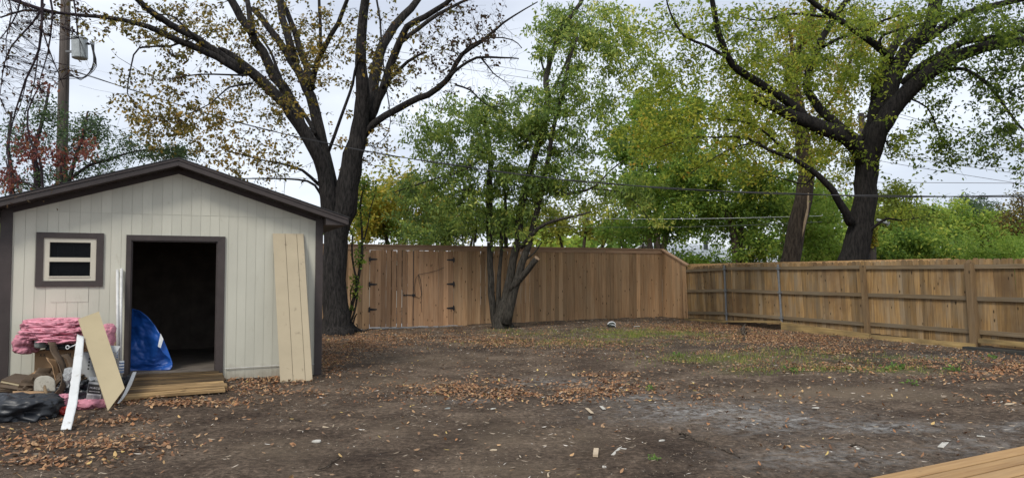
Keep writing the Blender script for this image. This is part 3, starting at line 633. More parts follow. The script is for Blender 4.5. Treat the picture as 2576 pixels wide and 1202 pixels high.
# ------------------------------------------------------------------ low picket fence on the right
lx, ly = xy(FC + .05, FB)
lf = thing('picket_fence', 'weathered dog eared picket fence along the right side of the yard', 'fence', (lx, ly, 0), TH)
def SS(u, v, da=0.0):                                    # s (distance toward the camera) and z on the plane a = FC + .05 - da
    d = ray(u, v); a0 = FC + .05 - da; t = a0 / (d[0] * CT + d[1] * ST); p = d * t + np.array([0, 0, CAMZ]); return FB - ab(p[0], p[1])[1], p[2]
kS = [0, 1.2, 3.4, 5.6, 8, 11, 16]; kT = [1.83, 1.84, 1.90, 1.905, 1.91, 1.915, 1.90]; kK = [.17, .15, .045, .07, .07, .05, .03]
def ltop(s): return float(np.interp(s, kS, kT))
def lean(s): return float(np.interp(s, kS, kK))
def lzb(s): return float(np.interp(s, [0, 3.4, 5.6, 8, 11, 16], [.22, .24, .26, .24, .20, .17]))
def lp(s, z, y=0.0): return (y, -(s - lean(s) * (z - .3)), z)
pk = MB(); s = RL + .0; rr = random.Random(21)
sg = SS(1838, 700)[0]
pcs = SS(1832, 800)[0]
while s < 16:
    wd = rr.choice([.125, .135, .14, .145]); zt = ltop(s) + rr.uniform(-.018, .016); zb = lzb(s) + rr.uniform(-.02, .01); s1 = s + wd
    dg = .03; y0 = .0 + rr.uniform(0, .006)
    pts = [(s, zb), (s1, zb), (s1, zt - dg), (s1 - dg, zt), (s + dg, zt), (s, zt - dg)]
    k = lean(s); jl = rr.uniform(-.007, .007)
    V = [(y0, -(a - (k + jl) * (z - .3)), z) for a, z in pts]
    pk.prism(V, (.016, 0, 0), rr.random())
    s = s1 + rr.choice([.001, .002, .003, .007])
    if s - wd < sg < s + .05 and s - sg < .2 and sg > s - .2: s += .045; sg = 1e9
pk.build('picket_panel', M['loww'], lf)
posts = [(SS(1833, 803)[0], 'm'), (SS(1972, 808)[0], 'm'), (SS(2190, 845)[0], 'w'), (SS(2461, 865)[0], 'W'), (14.2, 'w'), (16, 'w')]
ed = [RL + .05] + [p[0] for p in posts]
for i in range(len(ed) - 1):
    a, b_ = ed[i] + .02, ed[i + 1] - .02
    for (z, j) in ((1.72, 0), (1.08, 0), (.40, 0)):
        za = z + (-.06 if i == 0 else 0) + rr.uniform(-.012, .012); zb = z + rr.uniform(-.012, .012)
        rm = MB(); h = .085
        rm.hexa([lp(a, za, -.042), lp(b_, zb, -.042), lp(b_, zb, -.002), lp(a, za, -.002), lp(a, za + h, -.042), lp(b_, zb + h, -.042), lp(b_, zb + h, -.002), lp(a, za + h, -.002)], rr.random())
        rm.build('rail', M['lowr'], lf)
for (s, k) in posts:
    pm = MB()
    if k == 'm':
        pm.tube([lp(s, .1, -.075), lp(s, 1.0, -.075), lp(s, 1.84, -.075)], .030, 12); pm.tube([lp(s, 1.84, -.075), lp(s, 1.87, -.075)], [.034, .02], 12)
        po = pm.build('metal_post', M['galv'], lf, smooth=False)
        for z in (1.76, 1.12, .44):
            c = MB(); q = lp(s, z, -.075); c.box((q[0] - .036, q[1] - .05, z - .02), (q[0] + .03, q[1] + .05, z + .02)); c.build('bracket', M['galv'], po)
    else:
        h = .05 if k == 'w' else .068; q0 = lp(s, .05, -.09); q1 = lp(s, 1.80 if k == 'w' else 1.83, -.09)
        pm.hexa([(q0[0] - h, q0[1] - h, q0[2]), (q0[0] + h, q0[1] - h, q0[2]), (q0[0] + h, q0[1] + h, q0[2]), (q0[0] - h, q0[1] + h, q0[2]),
                 (q1[0] - h, q1[1] - h, q1[2]), (q1[0] + h, q1[1] - h, q1[2]), (q1[0] + h, q1[1] + h, q1[2]), (q1[0] - h, q1[1] + h, q1[2])], .5)
        pm.build('wood_post', M['lowp'], lf)
# edging timbers lying below the pickets
def edging(uv0, uv1, h, th, m_, label, extra=0, name='edging_board'):
    s0, z0 = SS(*uv0, .14); s1, z1 = SS(*uv1, .14); e = MB(); n_ = 8
    for i in range(n_):
        f0, f1 = i / n_, (i + 1) / n_; A = s0 + (s1 - s0) * f0; B_ = s0 + (s1 - s0) * f1; za = z0 + (z1 - z0) * f0; zb = z0 + (z1 - z0) * f1
        e.hexa([(FC - .09 - th, FB - A, za - h), (FC - .09 - th, FB - B_, zb - h), (FC - .09, FB - B_, zb - h), (FC - .09, FB - A, za - h), (FC - .09 - th, FB - A, za), (FC - .09 - th, FB - B_, zb), (FC - .09, FB - B_, zb), (FC - .09, FB - A, za)], .4 + extra)
    V = [(*xy(a, b_), z) for a, b_, z in e.v]; X0 = V[0]
    r0 = thing('tmp', None, None, X0, TH); M0 = WM['tmp']; bpy.data.objects.remove(r0); del WM['tmp']
    Mi = np.array(M0.inverted()); Vl = np.array(V) @ Mi[:3, :3].T + Mi[:3, 3]
    o = mesh_obj(name, Vl, e.f, e.t, m_, loc=(0, 0, 0)); o.matrix_world = M0; WM[o.name] = M0
    return tag(o, label, 'edging board', 'edging boards under the picket fence')
edging((1830, 806), (1966, 807), .04, .18, M['timber'], 'thin flat board lying between the two metal posts of the picket fence', .5)
edging((1725, 800), (1828, 806), .07, .04, M['timber'], 'short low board at the far corner end of the picket fence', 0)
edging((1968, 810), (2190, 839), .20, .05, M['timber'], 'thick yellowish board on edge between metal post and wooden post', .4)
edging((2193, 841), (2456, 864), .17, .05, M['timber'], 'long yellowish board on edge left of the biggest wooden fence post', .6)
edging((2464, 850), (2640, 866), .09, .04, M['timber'], 'short plank under the pickets at the right edge of the picture', 0)
edging((2440, 870), (2640, 888), .08, .22, M['darktimber'], 'black damp timber lying on the soil at the right edge', 0)

# new pine fence beyond, only its top edge shows
nx_, ny_ = xy(FC + 1.05, FB)
nf = thing('pine_fence', 'fresh yellow pine board fence just beyond the weathered picket fence', 'fence', (nx_, ny_, 0), TH)
pb = MB(); s = -.4
while s < 9.62: pb.box((0, -s - .138, .3), (.018, -s, 1.955 + rr.uniform(-.003, .003)), rr.random()); s += .1405
pb.build('board_panel', M['pine'], nf)
for z in (1.7, .6): MB().box((.019, -9.6, z), (.055, .3, z + .09)).build('rail', M['pine'], nf)

# deck in the near right corner
dz_ = 0.34
A_ = ray(2180, 1202); A_ = A_ * ((dz_ - CAMZ) / A_[2]) + [0, 0, CAMZ]; B_ = ray(2576, 1120); B_ = B_ * ((dz_ - CAMZ) / B_[2]) + [0, 0, CAMZ]
ang = math.atan2(B_[1] - A_[1], B_[0] - A_[0])
dk = thing('wooden_deck', 'new yellow wood deck corner close to the camera at bottom right', 'deck', (A_[0], A_[1], 0), ang)
for k in range(8):
    w_ = .130; y1 = -k * (w_ + .014)
    d_ = MB(); d_.box((-2.6, y1 - w_, dz_ - .03), (4.5, y1, dz_), .3 + .5 * rr.random()); ob = d_.build('deck_board', M['deck'], dk)
    bv = ob.modifiers.new('bevel', 'BEVEL'); bv.width = .004; bv.segments = 2
MB().box((-2.6, -.03, dz_ - .17), (4.5, -.005, dz_ - .033), .5).build('rim_joist', M['deck'], dk)
for x_ in (-.6, 1.6): MB().box((x_, -.12, -.02), (x_ + .1, -.035, dz_ - .034), .5).build('support_post', M['lowp'], dk)

# ------------------------------------------------------------------ trees
def resample(pts, rad, seg=0.35, jit=0.0, rng=None):
    pts = np.array(pts, float); rad = np.array(rad, float)
    # Catmull-Rom for soft bends
    out_p, out_r = [], []
    Pp = np.vstack([2 * pts[0] - pts[1], pts, 2 * pts[-1] - pts[-2]])
    for i in range(len(pts) - 1):
        a, b_, c, d = Pp[i], Pp[i + 1], Pp[i + 2], Pp[i + 3]; n_ = max(2, int(np.linalg.norm(c - b_) / seg))
        for k in range(n_):
            t = k / n_; out_p.append(0.5 * ((2 * b_) + (-a + c) * t + (2 * a - 5 * b_ + 4 * c - d) * t * t + (-a + 3 * b_ - 3 * c + d) * t ** 3)); out_r.append(rad[i] * (1 - t) + rad[i + 1] * t)
    out_p.append(pts[-1]); out_r.append(rad[-1]); out_p = np.array(out_p)
    if jit and rng is not None: out_p[1:-1] += rng.normal(0, jit, out_p[1:-1].shape) * np.minimum(1, np.array(out_r[1:-1])[:, None] * 6)
    return out_p, np.array(out_r)
class Tree:
    def __init__(s, seed): s.rng = np.random.RandomState(seed); s.mb = MB(); s.np = []; s.nr = []; s.tips = []; s.tip_r = []
    def limb(s, pts, widths, mapf, Y, node=True, caps=True):
        """pts in picture units; mapf -> (u,v); Y scalar or list of depths; widths in picture units (v-scale)"""
        n_ = len(pts); Ys = [Y] * n_ if np.isscalar(Y) else list(np.interp(np.linspace(0, 1, n_), np.linspace(0, 1, len(Y)), Y))
        W = list(np.interp(np.linspace(0, 1, n_), np.linspace(0, 1, len(widths)), widths))
        Q = []; Rr = []
        for (p, y, w_) in zip(pts, Ys, W):
            u, v = mapf(*p); Q.append(P(u, v, y)); Rr.append(w_ / 2 * y / 1860)
        q, r = resample(Q, Rr, .30, .02, s.rng)
        s.mb.tube(q, r, 14 if r[0] > .12 else (9 if r[0] > .05 else 6), s.rng.rand(), caps, wob=.10 if r[0] > .1 else 0)
        if node: s.np.append(q); s.nr.append(r)
        return q, r
    def nodes(s): return np.vstack(s.np), np.concatenate(s.nr)
    def grow(s, targets, rf=.55, rk=.010, rmin=.0035, arch=.12, sag=.0, sides=4, seg=.4, rmaxbase=.2, lift=.0):
        s.lastpaths = []
        Pn, Rn = s.nodes(); cap = len(Pn) + len(targets) * 14; PP = np.zeros((cap, 3)); RR = np.zeros(cap); n_ = len(Pn); PP[:n_] = Pn; RR[:n_] = Rn
        d0 = [np.min(np.sum((Pn - t) ** 2, 1)) for t in targets]
        for ti in np.argsort(d0):
            T = targets[ti]; df = PP[:n_] - T; d = np.sqrt((df ** 2).sum(1)); cost = d + np.where(PP[:n_, 2] > T[2] + .4, .25 * (PP[:n_, 2] - T[2]), 0) + (RR[:n_] < .004) * .5
            i = int(np.argmin(cost)); L_ = d[i]
            if L_ < .08: continue
            p0 = PP[i]; r0 = min(RR[i] * rf, rk * (L_ ** .8) + rmin, rmaxbase); r1 = max(rmin * .7, r0 * .3)
            k = min(12, max(2, int(L_ / seg) + 1)); off = s.rng.normal(0, 1, 3) * arch * L_ ; off[2] += lift * L_
            c = (p0 + T) / 2 + off; tt = np.linspace(0, 1, k + 1)[:, None]
            q = (1 - tt) ** 2 * p0 + 2 * tt * (1 - tt) * c + tt ** 2 * T; q[:, 2] -= sag * L_ * (tt[:, 0] ** 2)
            q[1:-1] += s.rng.normal(0, .03 * min(L_, 1.2), q[1:-1].shape)
            r = r0 + (r1 - r0) * tt[:, 0]
            s.mb.tube(q, r, sides, s.rng.rand(), False)
            m_ = min(len(q) - 1, cap - n_)
            PP[n_:n_ + m_] = q[1:1 + m_]; RR[n_:n_ + m_] = r[1:1 + m_]; n_ += m_
            s.lastpaths.append((q, r))
        s.np = [PP[:n_]]; s.nr = [RR[:n_]]
    def sample(s, ells, n_):
        w_ = np.array([e[6] if len(e) > 6 else e[2] * e[3] for e in ells], float); w_ /= w_.sum(); T = []
        idx = s.rng.choice(len(ells), n_, p=w_)
        for i in idx:
            e = ells[i]
            while True:
                a = s.rng.uniform(-1, 1, 3)
                if a @ a < 1: break
            u, v = e[0] + a[0] * e[2], e[1] + a[1] * e[3]; y = (e[4] + e[5]) / 2 + a[2] * (e[5] - e[4]) / 2
            p = P(u, v, y)
            if p[2] < .5: p[2] = .5 + s.rng.rand()
            T.append(p)
        return np.array(T)
def clumped(T, T1, ells, n2, sig, uni=.3):
    k = int(n2 * uni); w_ = T.rng.rand(len(T1)) ** 1.5; w_ /= w_.sum()
    c = T1[T.rng.choice(len(T1), n2 - k, p=w_)] + T.rng.normal(0, sig, (n2 - k, 3)) * [1, 1, .7]
    return np.vstack([c, T.sample(ells, k)])
def leaves(rng, C, size, wr=.45, droop=.3, tint=None, fold=.12):
    n_ = len(C); th = rng.uniform(0, 2 * np.pi, n_); el = rng.normal(-droop, .55, n_)
    d = np.stack([np.cos(th) * np.cos(el), np.sin(th) * np.cos(el), np.sin(el)], 1)
    rnd_ = rng.normal(0, 1, (n_, 3)); s_ = np.cross(d, rnd_); s_ /= np.linalg.norm(s_, axis=1)[:, None] + 1e-9; nn = np.cross(d, s_)
    Ls = (size * rng.uniform(.65, 1.25, n_))[:, None]; Wd = Ls * wr
    A = C; B_ = C + d * Ls * .45 + s_ * Wd / 2 + nn * Ls * fold; D_ = C + d * Ls * .45 - s_ * Wd / 2 + nn * Ls * fold; E = C + d * Ls
    V = np.stack([A, B_, E, D_], 1).reshape(-1, 3); i = np.arange(n_)[:, None] * 4
    F = np.concatenate([i + [0, 1, 2], i + [0, 2, 3]], 1).reshape(-1, 3)
    T = rng.rand(n_) if tint is None else tint
    return V, F, np.repeat(T, 4)
def clusters(rng, paths, per, spread, frac=.5, keep=1.0):
    C = []; cid = []
    for k, (q, r) in enumerate(paths):
        if rng.rand() > keep: continue
        m_ = rng.poisson(per)
        if not m_: continue
        t = frac + (1 - frac) * rng.rand(m_) ** .8; x_ = t * (len(q) - 1); i = np.minimum(x_.astype(int), len(q) - 2); f = (x_ - i)[:, None]
        C.append(q[i] * (1 - f) + q[i + 1] * f + rng.normal(0, spread, (m_, 3)) * [1, 1, .8]); cid.append(np.full(m_, rng.rand()))
    return np.vstack(C), np.concatenate(cid)
def tree_obj(T, name, label, cat, bm, lm, base, per, size, wr, spread, droop, tintf=None, group=None, frac=.45, keep=1.0, extra=None, crown='crown'):
    root = thing(name, label, cat, base, 0, group)
    tr = mesh_obj('trunk', T.mb.v, T.mb.f, T.mb.t, bm, root, True, smooth=True)
    C, cid = clusters(T.rng, T.lastpaths, per, spread, frac, keep)
    if extra is not None: C = np.vstack([C, extra]); cid = np.concatenate([cid, T.rng.rand(len(extra))])
    t = np.clip(.45 * cid + .55 * T.rng.rand(len(C)), 0, 1)
    if tintf is not None: t = np.clip(tintf(C, t), 0, 1)
    V, F, TT = leaves(T.rng, C, size, wr, droop, t)
    mesh_obj(crown, V, F, TT, lm, root, True)
    return root, tr

Z2 = lambda x, y: (496.3 + .5286 * x, .5286 * y)
Z1 = lambda x, y: (.5006 * x, .5006 * y)
Z3 = lambda x, y: (992.7 + .5284 * x, .5284 * y)
Z4 = lambda x, y: (1588.3 + .5779 * x, .5779 * y)
ID = lambda x, y: (x, y)

# --- big autumn tree beside the shed
A = Tree(1); DA = 19.5
bA = G(848, 836)
A.limb([(848, 850), (846, 815), (843, 770), (841, 700), (843, 620), (843, 560), (843, 500), (846, 470)], [96, 71, 64, 61, 60, 59, 59, 50], ID, DA)
for (pts, wd, yy_) in [
    ([(655, 1120), (632, 1000), (600, 820), (560, 710), (490, 600), (410, 490), (300, 380), (200, 298), (130, 245), (100, 228)], [34, 46, 38, 34, 31, 28, 26, 24, 18, 4], [DA, 18.8, 18.0]),
    ([(660, 1100), (656, 1000), (640, 880), (610, 740), (570, 580), (535, 460), (510, 390), (450, 290), (410, 230), (340, 130), (262, 40)], [42, 35, 30, 26, 22, 18, 14], [DA, 20, 20.6]),
    ([(470, 300), (440, 200), (405, 90), (395, 0), (390, -80)], [22, 18, 14], [20.2, 20.8]),
    ([(530, 660), (480, 560), (430, 450), (370, 370), (310, 250), (260, 160), (210, 90), (160, 0), (120, -70)], [20, 26, 24, 22, 20, 17], [19.35, 19.1, 18.6]),
    ([(262, 160), (250, 90), (240, 0), (235, -60)], [16, 14, 10], [18.8, 19.2]),
    ([(545, 420), (530, 350), (490, 230), (450, 110), (400, 0), (370, -70)], [20, 17, 14, 12], [20, 20.8, 21.4]),
    ([(535, 430), (560, 330), (600, 230), (670, 110), (715, 0), (740, -60)], [18, 14, 11, 8], [20, 19.4, 18.8]),
    ([(592, 240), (585, 180), (580, 0), (575, -50)], [9, 8, 6], 19.4),
    ([(560, 640), (520, 560), (460, 480), (400, 380), (350, 250), (290, 160)], [12, 9, 5], [19.5, 20.2, 21]),
    ([(668, 1200), (680, 1100), (700, 990), (726, 820), (760, 670), (782, 560), (790, 450), (776, 300), (785, 150), (800, 0), (805, -80)], [30, 52, 60, 52, 44, 36, 30, 26, 22, 20], [DA, 19.2, 18.4]),
    ([(770, 650), (810, 560), (830, 450), (850, 330), (880, 220), (940, 120), (1020, 40), (1080, -40)], [30, 32, 28, 24, 20, 14], [DA, 20, 20.7]),
    ([(815, 580), (880, 430), (920, 310), (960, 210), (1000, 130), (1080, 80), (1180, 20), (1230, -30)], [24, 22, 18, 14, 10], [19.4, 18.9, 18.2]),
    ([(970, 200), (1010, 170), (1100, 100), (1200, 40), (1310, -10)], [12, 12, 9, 6], [19, 19.6]),
    ([(775, 690), (800, 640), (840, 592), (900, 550), (1000, 490), (1100, 450), (1180, 390), (1210, 350), (1260, 260), (1350, 200), (1420, 140), (1500, 80), (1620, 10)], [8, 20, 20, 19, 16, 14, 10, 6, 3], [19.4, 18.6, 17.8]),
    ([(1200, 365), (1250, 320), (1330, 275), (1450, 275), (1530, 280)], [9, 7, 3], [18.3, 18]),
    ([(1350, 275), (1410, 350), (1460, 385)], [5, 3, 2], 18.2), ([(1230, 405), (1300, 430), (1350, 480), (1400, 510)], [5, 4, 2], 18.2),
    ([(1260, 260), (1300, 215), (1400, 180), (1500, 190), (1545, 230)], [6, 4, 2], [18, 17.6]),
    ([(625, 720), (680, 570), (740, 400), (760, 300), (800, 250)], [9, 7, 4], [19.2, 18.6]),
    ([(880, 420), (960, 330), (1040, 270), (1090, 250)], [12, 8, 5], [19, 18.2]),
    ([(580, 880), (500, 810), (400, 780), (300, 760), (150, 720)], [9, 5, 2.5], [19.2, 17.6]),
    ([(600, 960), (560, 880), (480, 855), (350, 850), (200, 850)], [8, 5, 2.5], [19.4, 18]),
    ([(700, 130), (690, 180), (640, 260), (690, 180)], [3, 2], 19.2),
    ([(850, -20), (870, 100), (880, 260), (900, 420), (920, 580), (890, 660), (830, 700)], [5, 5, 3, 2, 1.5], [18.2, 18])]:
    A.limb(pts, wd, Z2, yy_)
A.limb([(1250, 372), (1160, 312), (1090, 262), (990, 200), (900, 148), (820, 100), (760, 60), (690, 0), (640, -60)], [20, 20, 19, 17, 16, 13], Z1, [18.2, 17.6, 16.8])
A.limb([(1230, 375), (1140, 320), (1040, 268), (950, 225), (880, 200), (790, 155), (700, 122), (560, 92), (400, 76), (250, 62), (120, 55), (0, 90)], [20, 18, 17, 14, 10, 7, 4], Z1, [18.2, 17, 16])
A.limb([(1000, 205), (900, 110), (860, 80), (700, 60)], [7, 4, 2], Z1, [17.5, 17])
A.limb([(980, 185), (860, 232), (700, 242), (660, 330), (640, 470), (690, 540)], [6, 4, 2], Z1, [17.5, 16.6])
A.limb([(1240, 380), (1000, 375), (840, 400)], [5, 2.5], Z1, [18, 17]); A.limb([(1270, 420), (1150, 440), (1060, 520), (900, 590), (760, 620)], [6, 3, 1.5], Z1, [18, 16.8])
ellA = [(430, 240, 150, 110, 16, 21), (470, 330, 130, 90, 16.5, 20.5), (620, 290, 110, 110, 18, 22), (520, 80, 150, 80, 17, 22), (690, 60, 110, 90, 18, 22), (800, 120, 90, 120, 18, 22), (660, 400, 110, 70, 17, 20), (560, 425, 110, 60, 17, 20),
        (960, 120, 140, 110, 17, 21, 6000), (1120, 100, 150, 100, 16.5, 20, 5000), (1190, 60, 110, 70, 16, 19, 3500), (950, 370, 60, 70, 18.5, 20.5, 3500), (240, 60, 130, 45, 15.5, 18, 5000), (400, 50, 130, 60, 16, 20), (900, 440, 50, 60, 18.8, 20, 1500), (1060, 190, 110, 60, 17, 20, 3500), (380, 300, 90, 70, 16, 18, 5000), (720, 200, 100, 80, 17, 21, 4500)]
tA1 = A.sample(ellA, 170); A.grow(tA1, rk=.010, sides=5, lift=.06); A.grow(A.sample([(1180, 110, 150, 110, 16.5, 20), (1250, 230, 80, 70, 17, 19.5), (1080, 260, 110, 80, 17, 20)], 450), rk=.005, rmin=.003, sides=3, seg=.25, arch=.25); A.grow(clumped(A, tA1, ellA, 1700, .55, .4), rk=.007, rmin=.004, sides=3, seg=.45, sag=.08)
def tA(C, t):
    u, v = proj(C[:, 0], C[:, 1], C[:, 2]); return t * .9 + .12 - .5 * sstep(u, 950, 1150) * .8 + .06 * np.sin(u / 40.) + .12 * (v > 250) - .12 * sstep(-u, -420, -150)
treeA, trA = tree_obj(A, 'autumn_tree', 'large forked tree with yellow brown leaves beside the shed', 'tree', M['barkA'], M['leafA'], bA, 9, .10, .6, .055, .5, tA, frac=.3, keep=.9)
# root flare
rfm = MB()
for k, a in enumerate(np.linspace(3.6, 6.1, 6)):
    p = bA; q = [p + [math.cos(a) * .2, math.sin(a) * .2, .35], p + [math.cos(a) * .45, math.sin(a) * .42, .10], p + [math.cos(a) * (.75 + .1 * (k % 2)), math.sin(a) * .7, -.03]]
    qq, r_ = resample(q, [.20, .13, .05], .12); rfm.tube(qq, r_ * .85, 10, .5, True, .2)
rfm.build('roots', M['barkA'], treeA, world=True, smooth=True)

# --- ivy clad sapling beside it
Vn = Tree(2); dV = 20.1
zb_ = lambda x, y: ((780 + x / 3.535) / 1.00738, (540 + y / 3.535) / 1.00738)
for pts, wd in [([(335, 1060), (370, 930), (410, 780), (445, 620), (480, 430), (490, 280), (480, 100), (470, -60), (500, -220)], [9, 8, 6, 4]), ([(360, 1070), (395, 950), (430, 830), (445, 640), (410, 480), (395, 300), (400, 200), (360, 100), (380, -100)], [6, 5, 3]),
                ([(390, 1060), (420, 940), (440, 900)], [5, 3]), ([(300, 1060), (350, 960), (390, 850), (380, 720), (410, 620)], [5, 3, 2]), ([(320, 1070), (355, 900), (365, 850)], [5, 3]), ([(480, 270), (510, 220), (540, 100), (560, -30), (600, -160)], [5, 3, 2]), ([(405, 1085), (445, 1010), (430, 990)], [3, 2])]:
    Vn.limb(pts, wd, zb_, dV)
lv = [zb_(450, 600), zb_(480, 400)]
ellV = [(905, 640, 10, 60, 19.9, 20.3, 900), (893, 720, 8, 40, 19.9, 20.3, 600), (900, 540, 35, 60, 19.7, 20.6, 1800), (920, 470, 40, 50, 19.6, 20.8, 1500), (885, 790, 18, 30, 19.9, 20.2, 300)]
Vn.grow(Vn.sample(ellV, 130), rk=.006, sides=3)
tree_obj(Vn, 'ivy_sapling', 'slender leaning sapling with climbing ivy between big trunk and gate', 'sapling', M['barkB'], M['leafE'], G(880, 833), 11, .085, .6, .06, .5, frac=.2)

# --- multi stemmed green tree in the middle
B = Tree(3); DB = 21.3; bB = G(1262, 822)
for pts, wd, mf, yy_ in [
    ([(1262, 832), (1264, 805), (1272, 770), (1276, 735), (1290, 660), (1304, 608)], [64, 46, 34, 24, 20, 20], ID, DB),
    ([(590, 1150), (600, 1000), (640, 850), (665, 750), (692, 660), (730, 520), (722, 400), (728, 340), (750, 260), (785, 160), (830, 90), (880, 20), (920, -60)], [20, 18, 16, 14, 12, 9], Z3, [DB, 21.6, 22]),
    ([(1250, 825), (1240, 770), (1234, 700), (1233, 610)], [22, 16, 15], ID, 21.5), ([(455, 1150), (450, 1000), (452, 900), (458, 750), (440, 640), (425, 560)], [20, 17, 13, 8], Z3, [21.5, 21.8]),
    ([(1274, 815), (1288, 752), (1312, 668), (1334, 608)], [26, 20, 16], ID, 21.0), ([(1258, 815), (1254, 760), (1256, 690), (1262, 610), (1258, 540)], [18, 12, 9, 6], ID, 21.4), ([(640, 1150), (680, 1000), (712, 850), (750, 640), (800, 430), (830, 290), (870, 180)], [16, 13, 10, 6], Z3, [21.1, 20.6]),
    ([(600, 1180), (680, 1090), (760, 1050), (850, 1030), (930, 1010)], [12, 8, 4], Z3, [21, 20]),
    ([(1285, 730), (1310, 700), (1332, 672), (1350, 650)], [18, 16, 15], ID, [21, 20.6]),
    ([(445, 940), (400, 915), (350, 902), (300, 912)], [9, 5], Z3, [21.6, 20.6]), ([(720, 890), (790, 920), (870, 915), (950, 890), (1030, 810), (1090, 765)], [9, 8, 5, 3], Z3, [20.9, 20]),
    ([(950, 900), (1060, 910), (1110, 930), (1170, 990), (1215, 1050)], [5, 3, 2], Z3, [20.4, 19.8]), ([(530, 1180), (528, 980), (520, 840)], [11, 8, 5], Z3, 21.7),
    ([(430, 740), (330, 810), (180, 855), (0, 915)], [8, 5, 2.5], Z3, [21.4, 20.2]), ([(720, 350), (700, 300), (700, 240)], [6, 4], Z3, 21.8), ([(755, 420), (800, 340), (850, 200), (860, 120)], [8, 5], Z3, [21.8, 22.4]),
    ([(1258, 815), (1236, 760), (1228, 660)], [16, 10, 6], ID, 21.8), ([(655, 700), (620, 680), (690, 600), (710, 570)], [10, 9, 8], Z3, 20.9), ([(385, 1150), (390, 1000), (370, 930), (360, 850)], [6, 5, 3], Z3, 21.8),
    ([(1320, 655), (1345, 635), (1362, 610)], [5, 3], ID, 21)]:
    B.limb(pts, wd, mf, yy_)
z3 = lambda L_: [(*Z3(e[0], e[1]), e[2] * .5284, e[3] * .5284, *e[4:]) for e in L_]
ellB = z3([(250, 540, 200, 110, 20, 23), (430, 620, 230, 160, 20, 23.5), (190, 680, 110, 120, 20.5, 22.5, 9000), (560, 520, 230, 130, 19.8, 23.5), (860, 240, 200, 210, 20.5, 23.5), (980, 130, 190, 130, 20.5, 23.5), (1060, 240, 120, 120, 20.5, 23, 9000), (760, 120, 90, 110, 21, 23, 7000), (700, 240, 60, 60, 21, 22.5, 2500),
           (900, 440, 230, 110, 20, 23), (720, 520, 250, 110, 19.5, 22), (640, 700, 280, 130, 19.5, 22.5), (900, 640, 220, 120, 20, 23), (250, 880, 230, 110, 20, 22.5), (120, 960, 150, 90, 20, 22.5), (330, 1040, 170, 80, 20, 22), (480, 820, 160, 120, 20.3, 23), (650, 860, 180, 90, 20, 22.5, 9000), (880, 840, 200, 80, 20, 22, 9000), (1080, 880, 120, 90, 19.8, 21, 4500), (560, 1050, 150, 80, 20.5, 22, 4500), (850, 980, 200, 80, 20, 22, 5000), (1150, 940, 80, 100, 19.8, 21, 2500), (950, 40, 200, 60, 21, 23)])
tB1 = B.sample(ellB, 190); B.grow(tB1, rk=.010, sides=5, lift=.05); B.grow(clumped(B, tB1, ellB, 2100, .42, .35), rk=.005, rmin=.003, sides=3, seg=.5, sag=.12)
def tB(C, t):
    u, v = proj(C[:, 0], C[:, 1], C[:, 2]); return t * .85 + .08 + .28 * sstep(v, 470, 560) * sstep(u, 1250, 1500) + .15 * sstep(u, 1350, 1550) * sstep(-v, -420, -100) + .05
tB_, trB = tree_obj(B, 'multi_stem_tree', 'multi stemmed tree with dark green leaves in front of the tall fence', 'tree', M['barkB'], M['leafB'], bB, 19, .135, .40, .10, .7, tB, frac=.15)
ct = P(1351, 649, 20.58); ct0 = P(1346, 655, 20.62); MB().tube([ct0 + (ct - ct0) * .9, ct + (ct - ct0) * .05], .083, 14).build('cut_end', M['cut'], tB_, world=True)

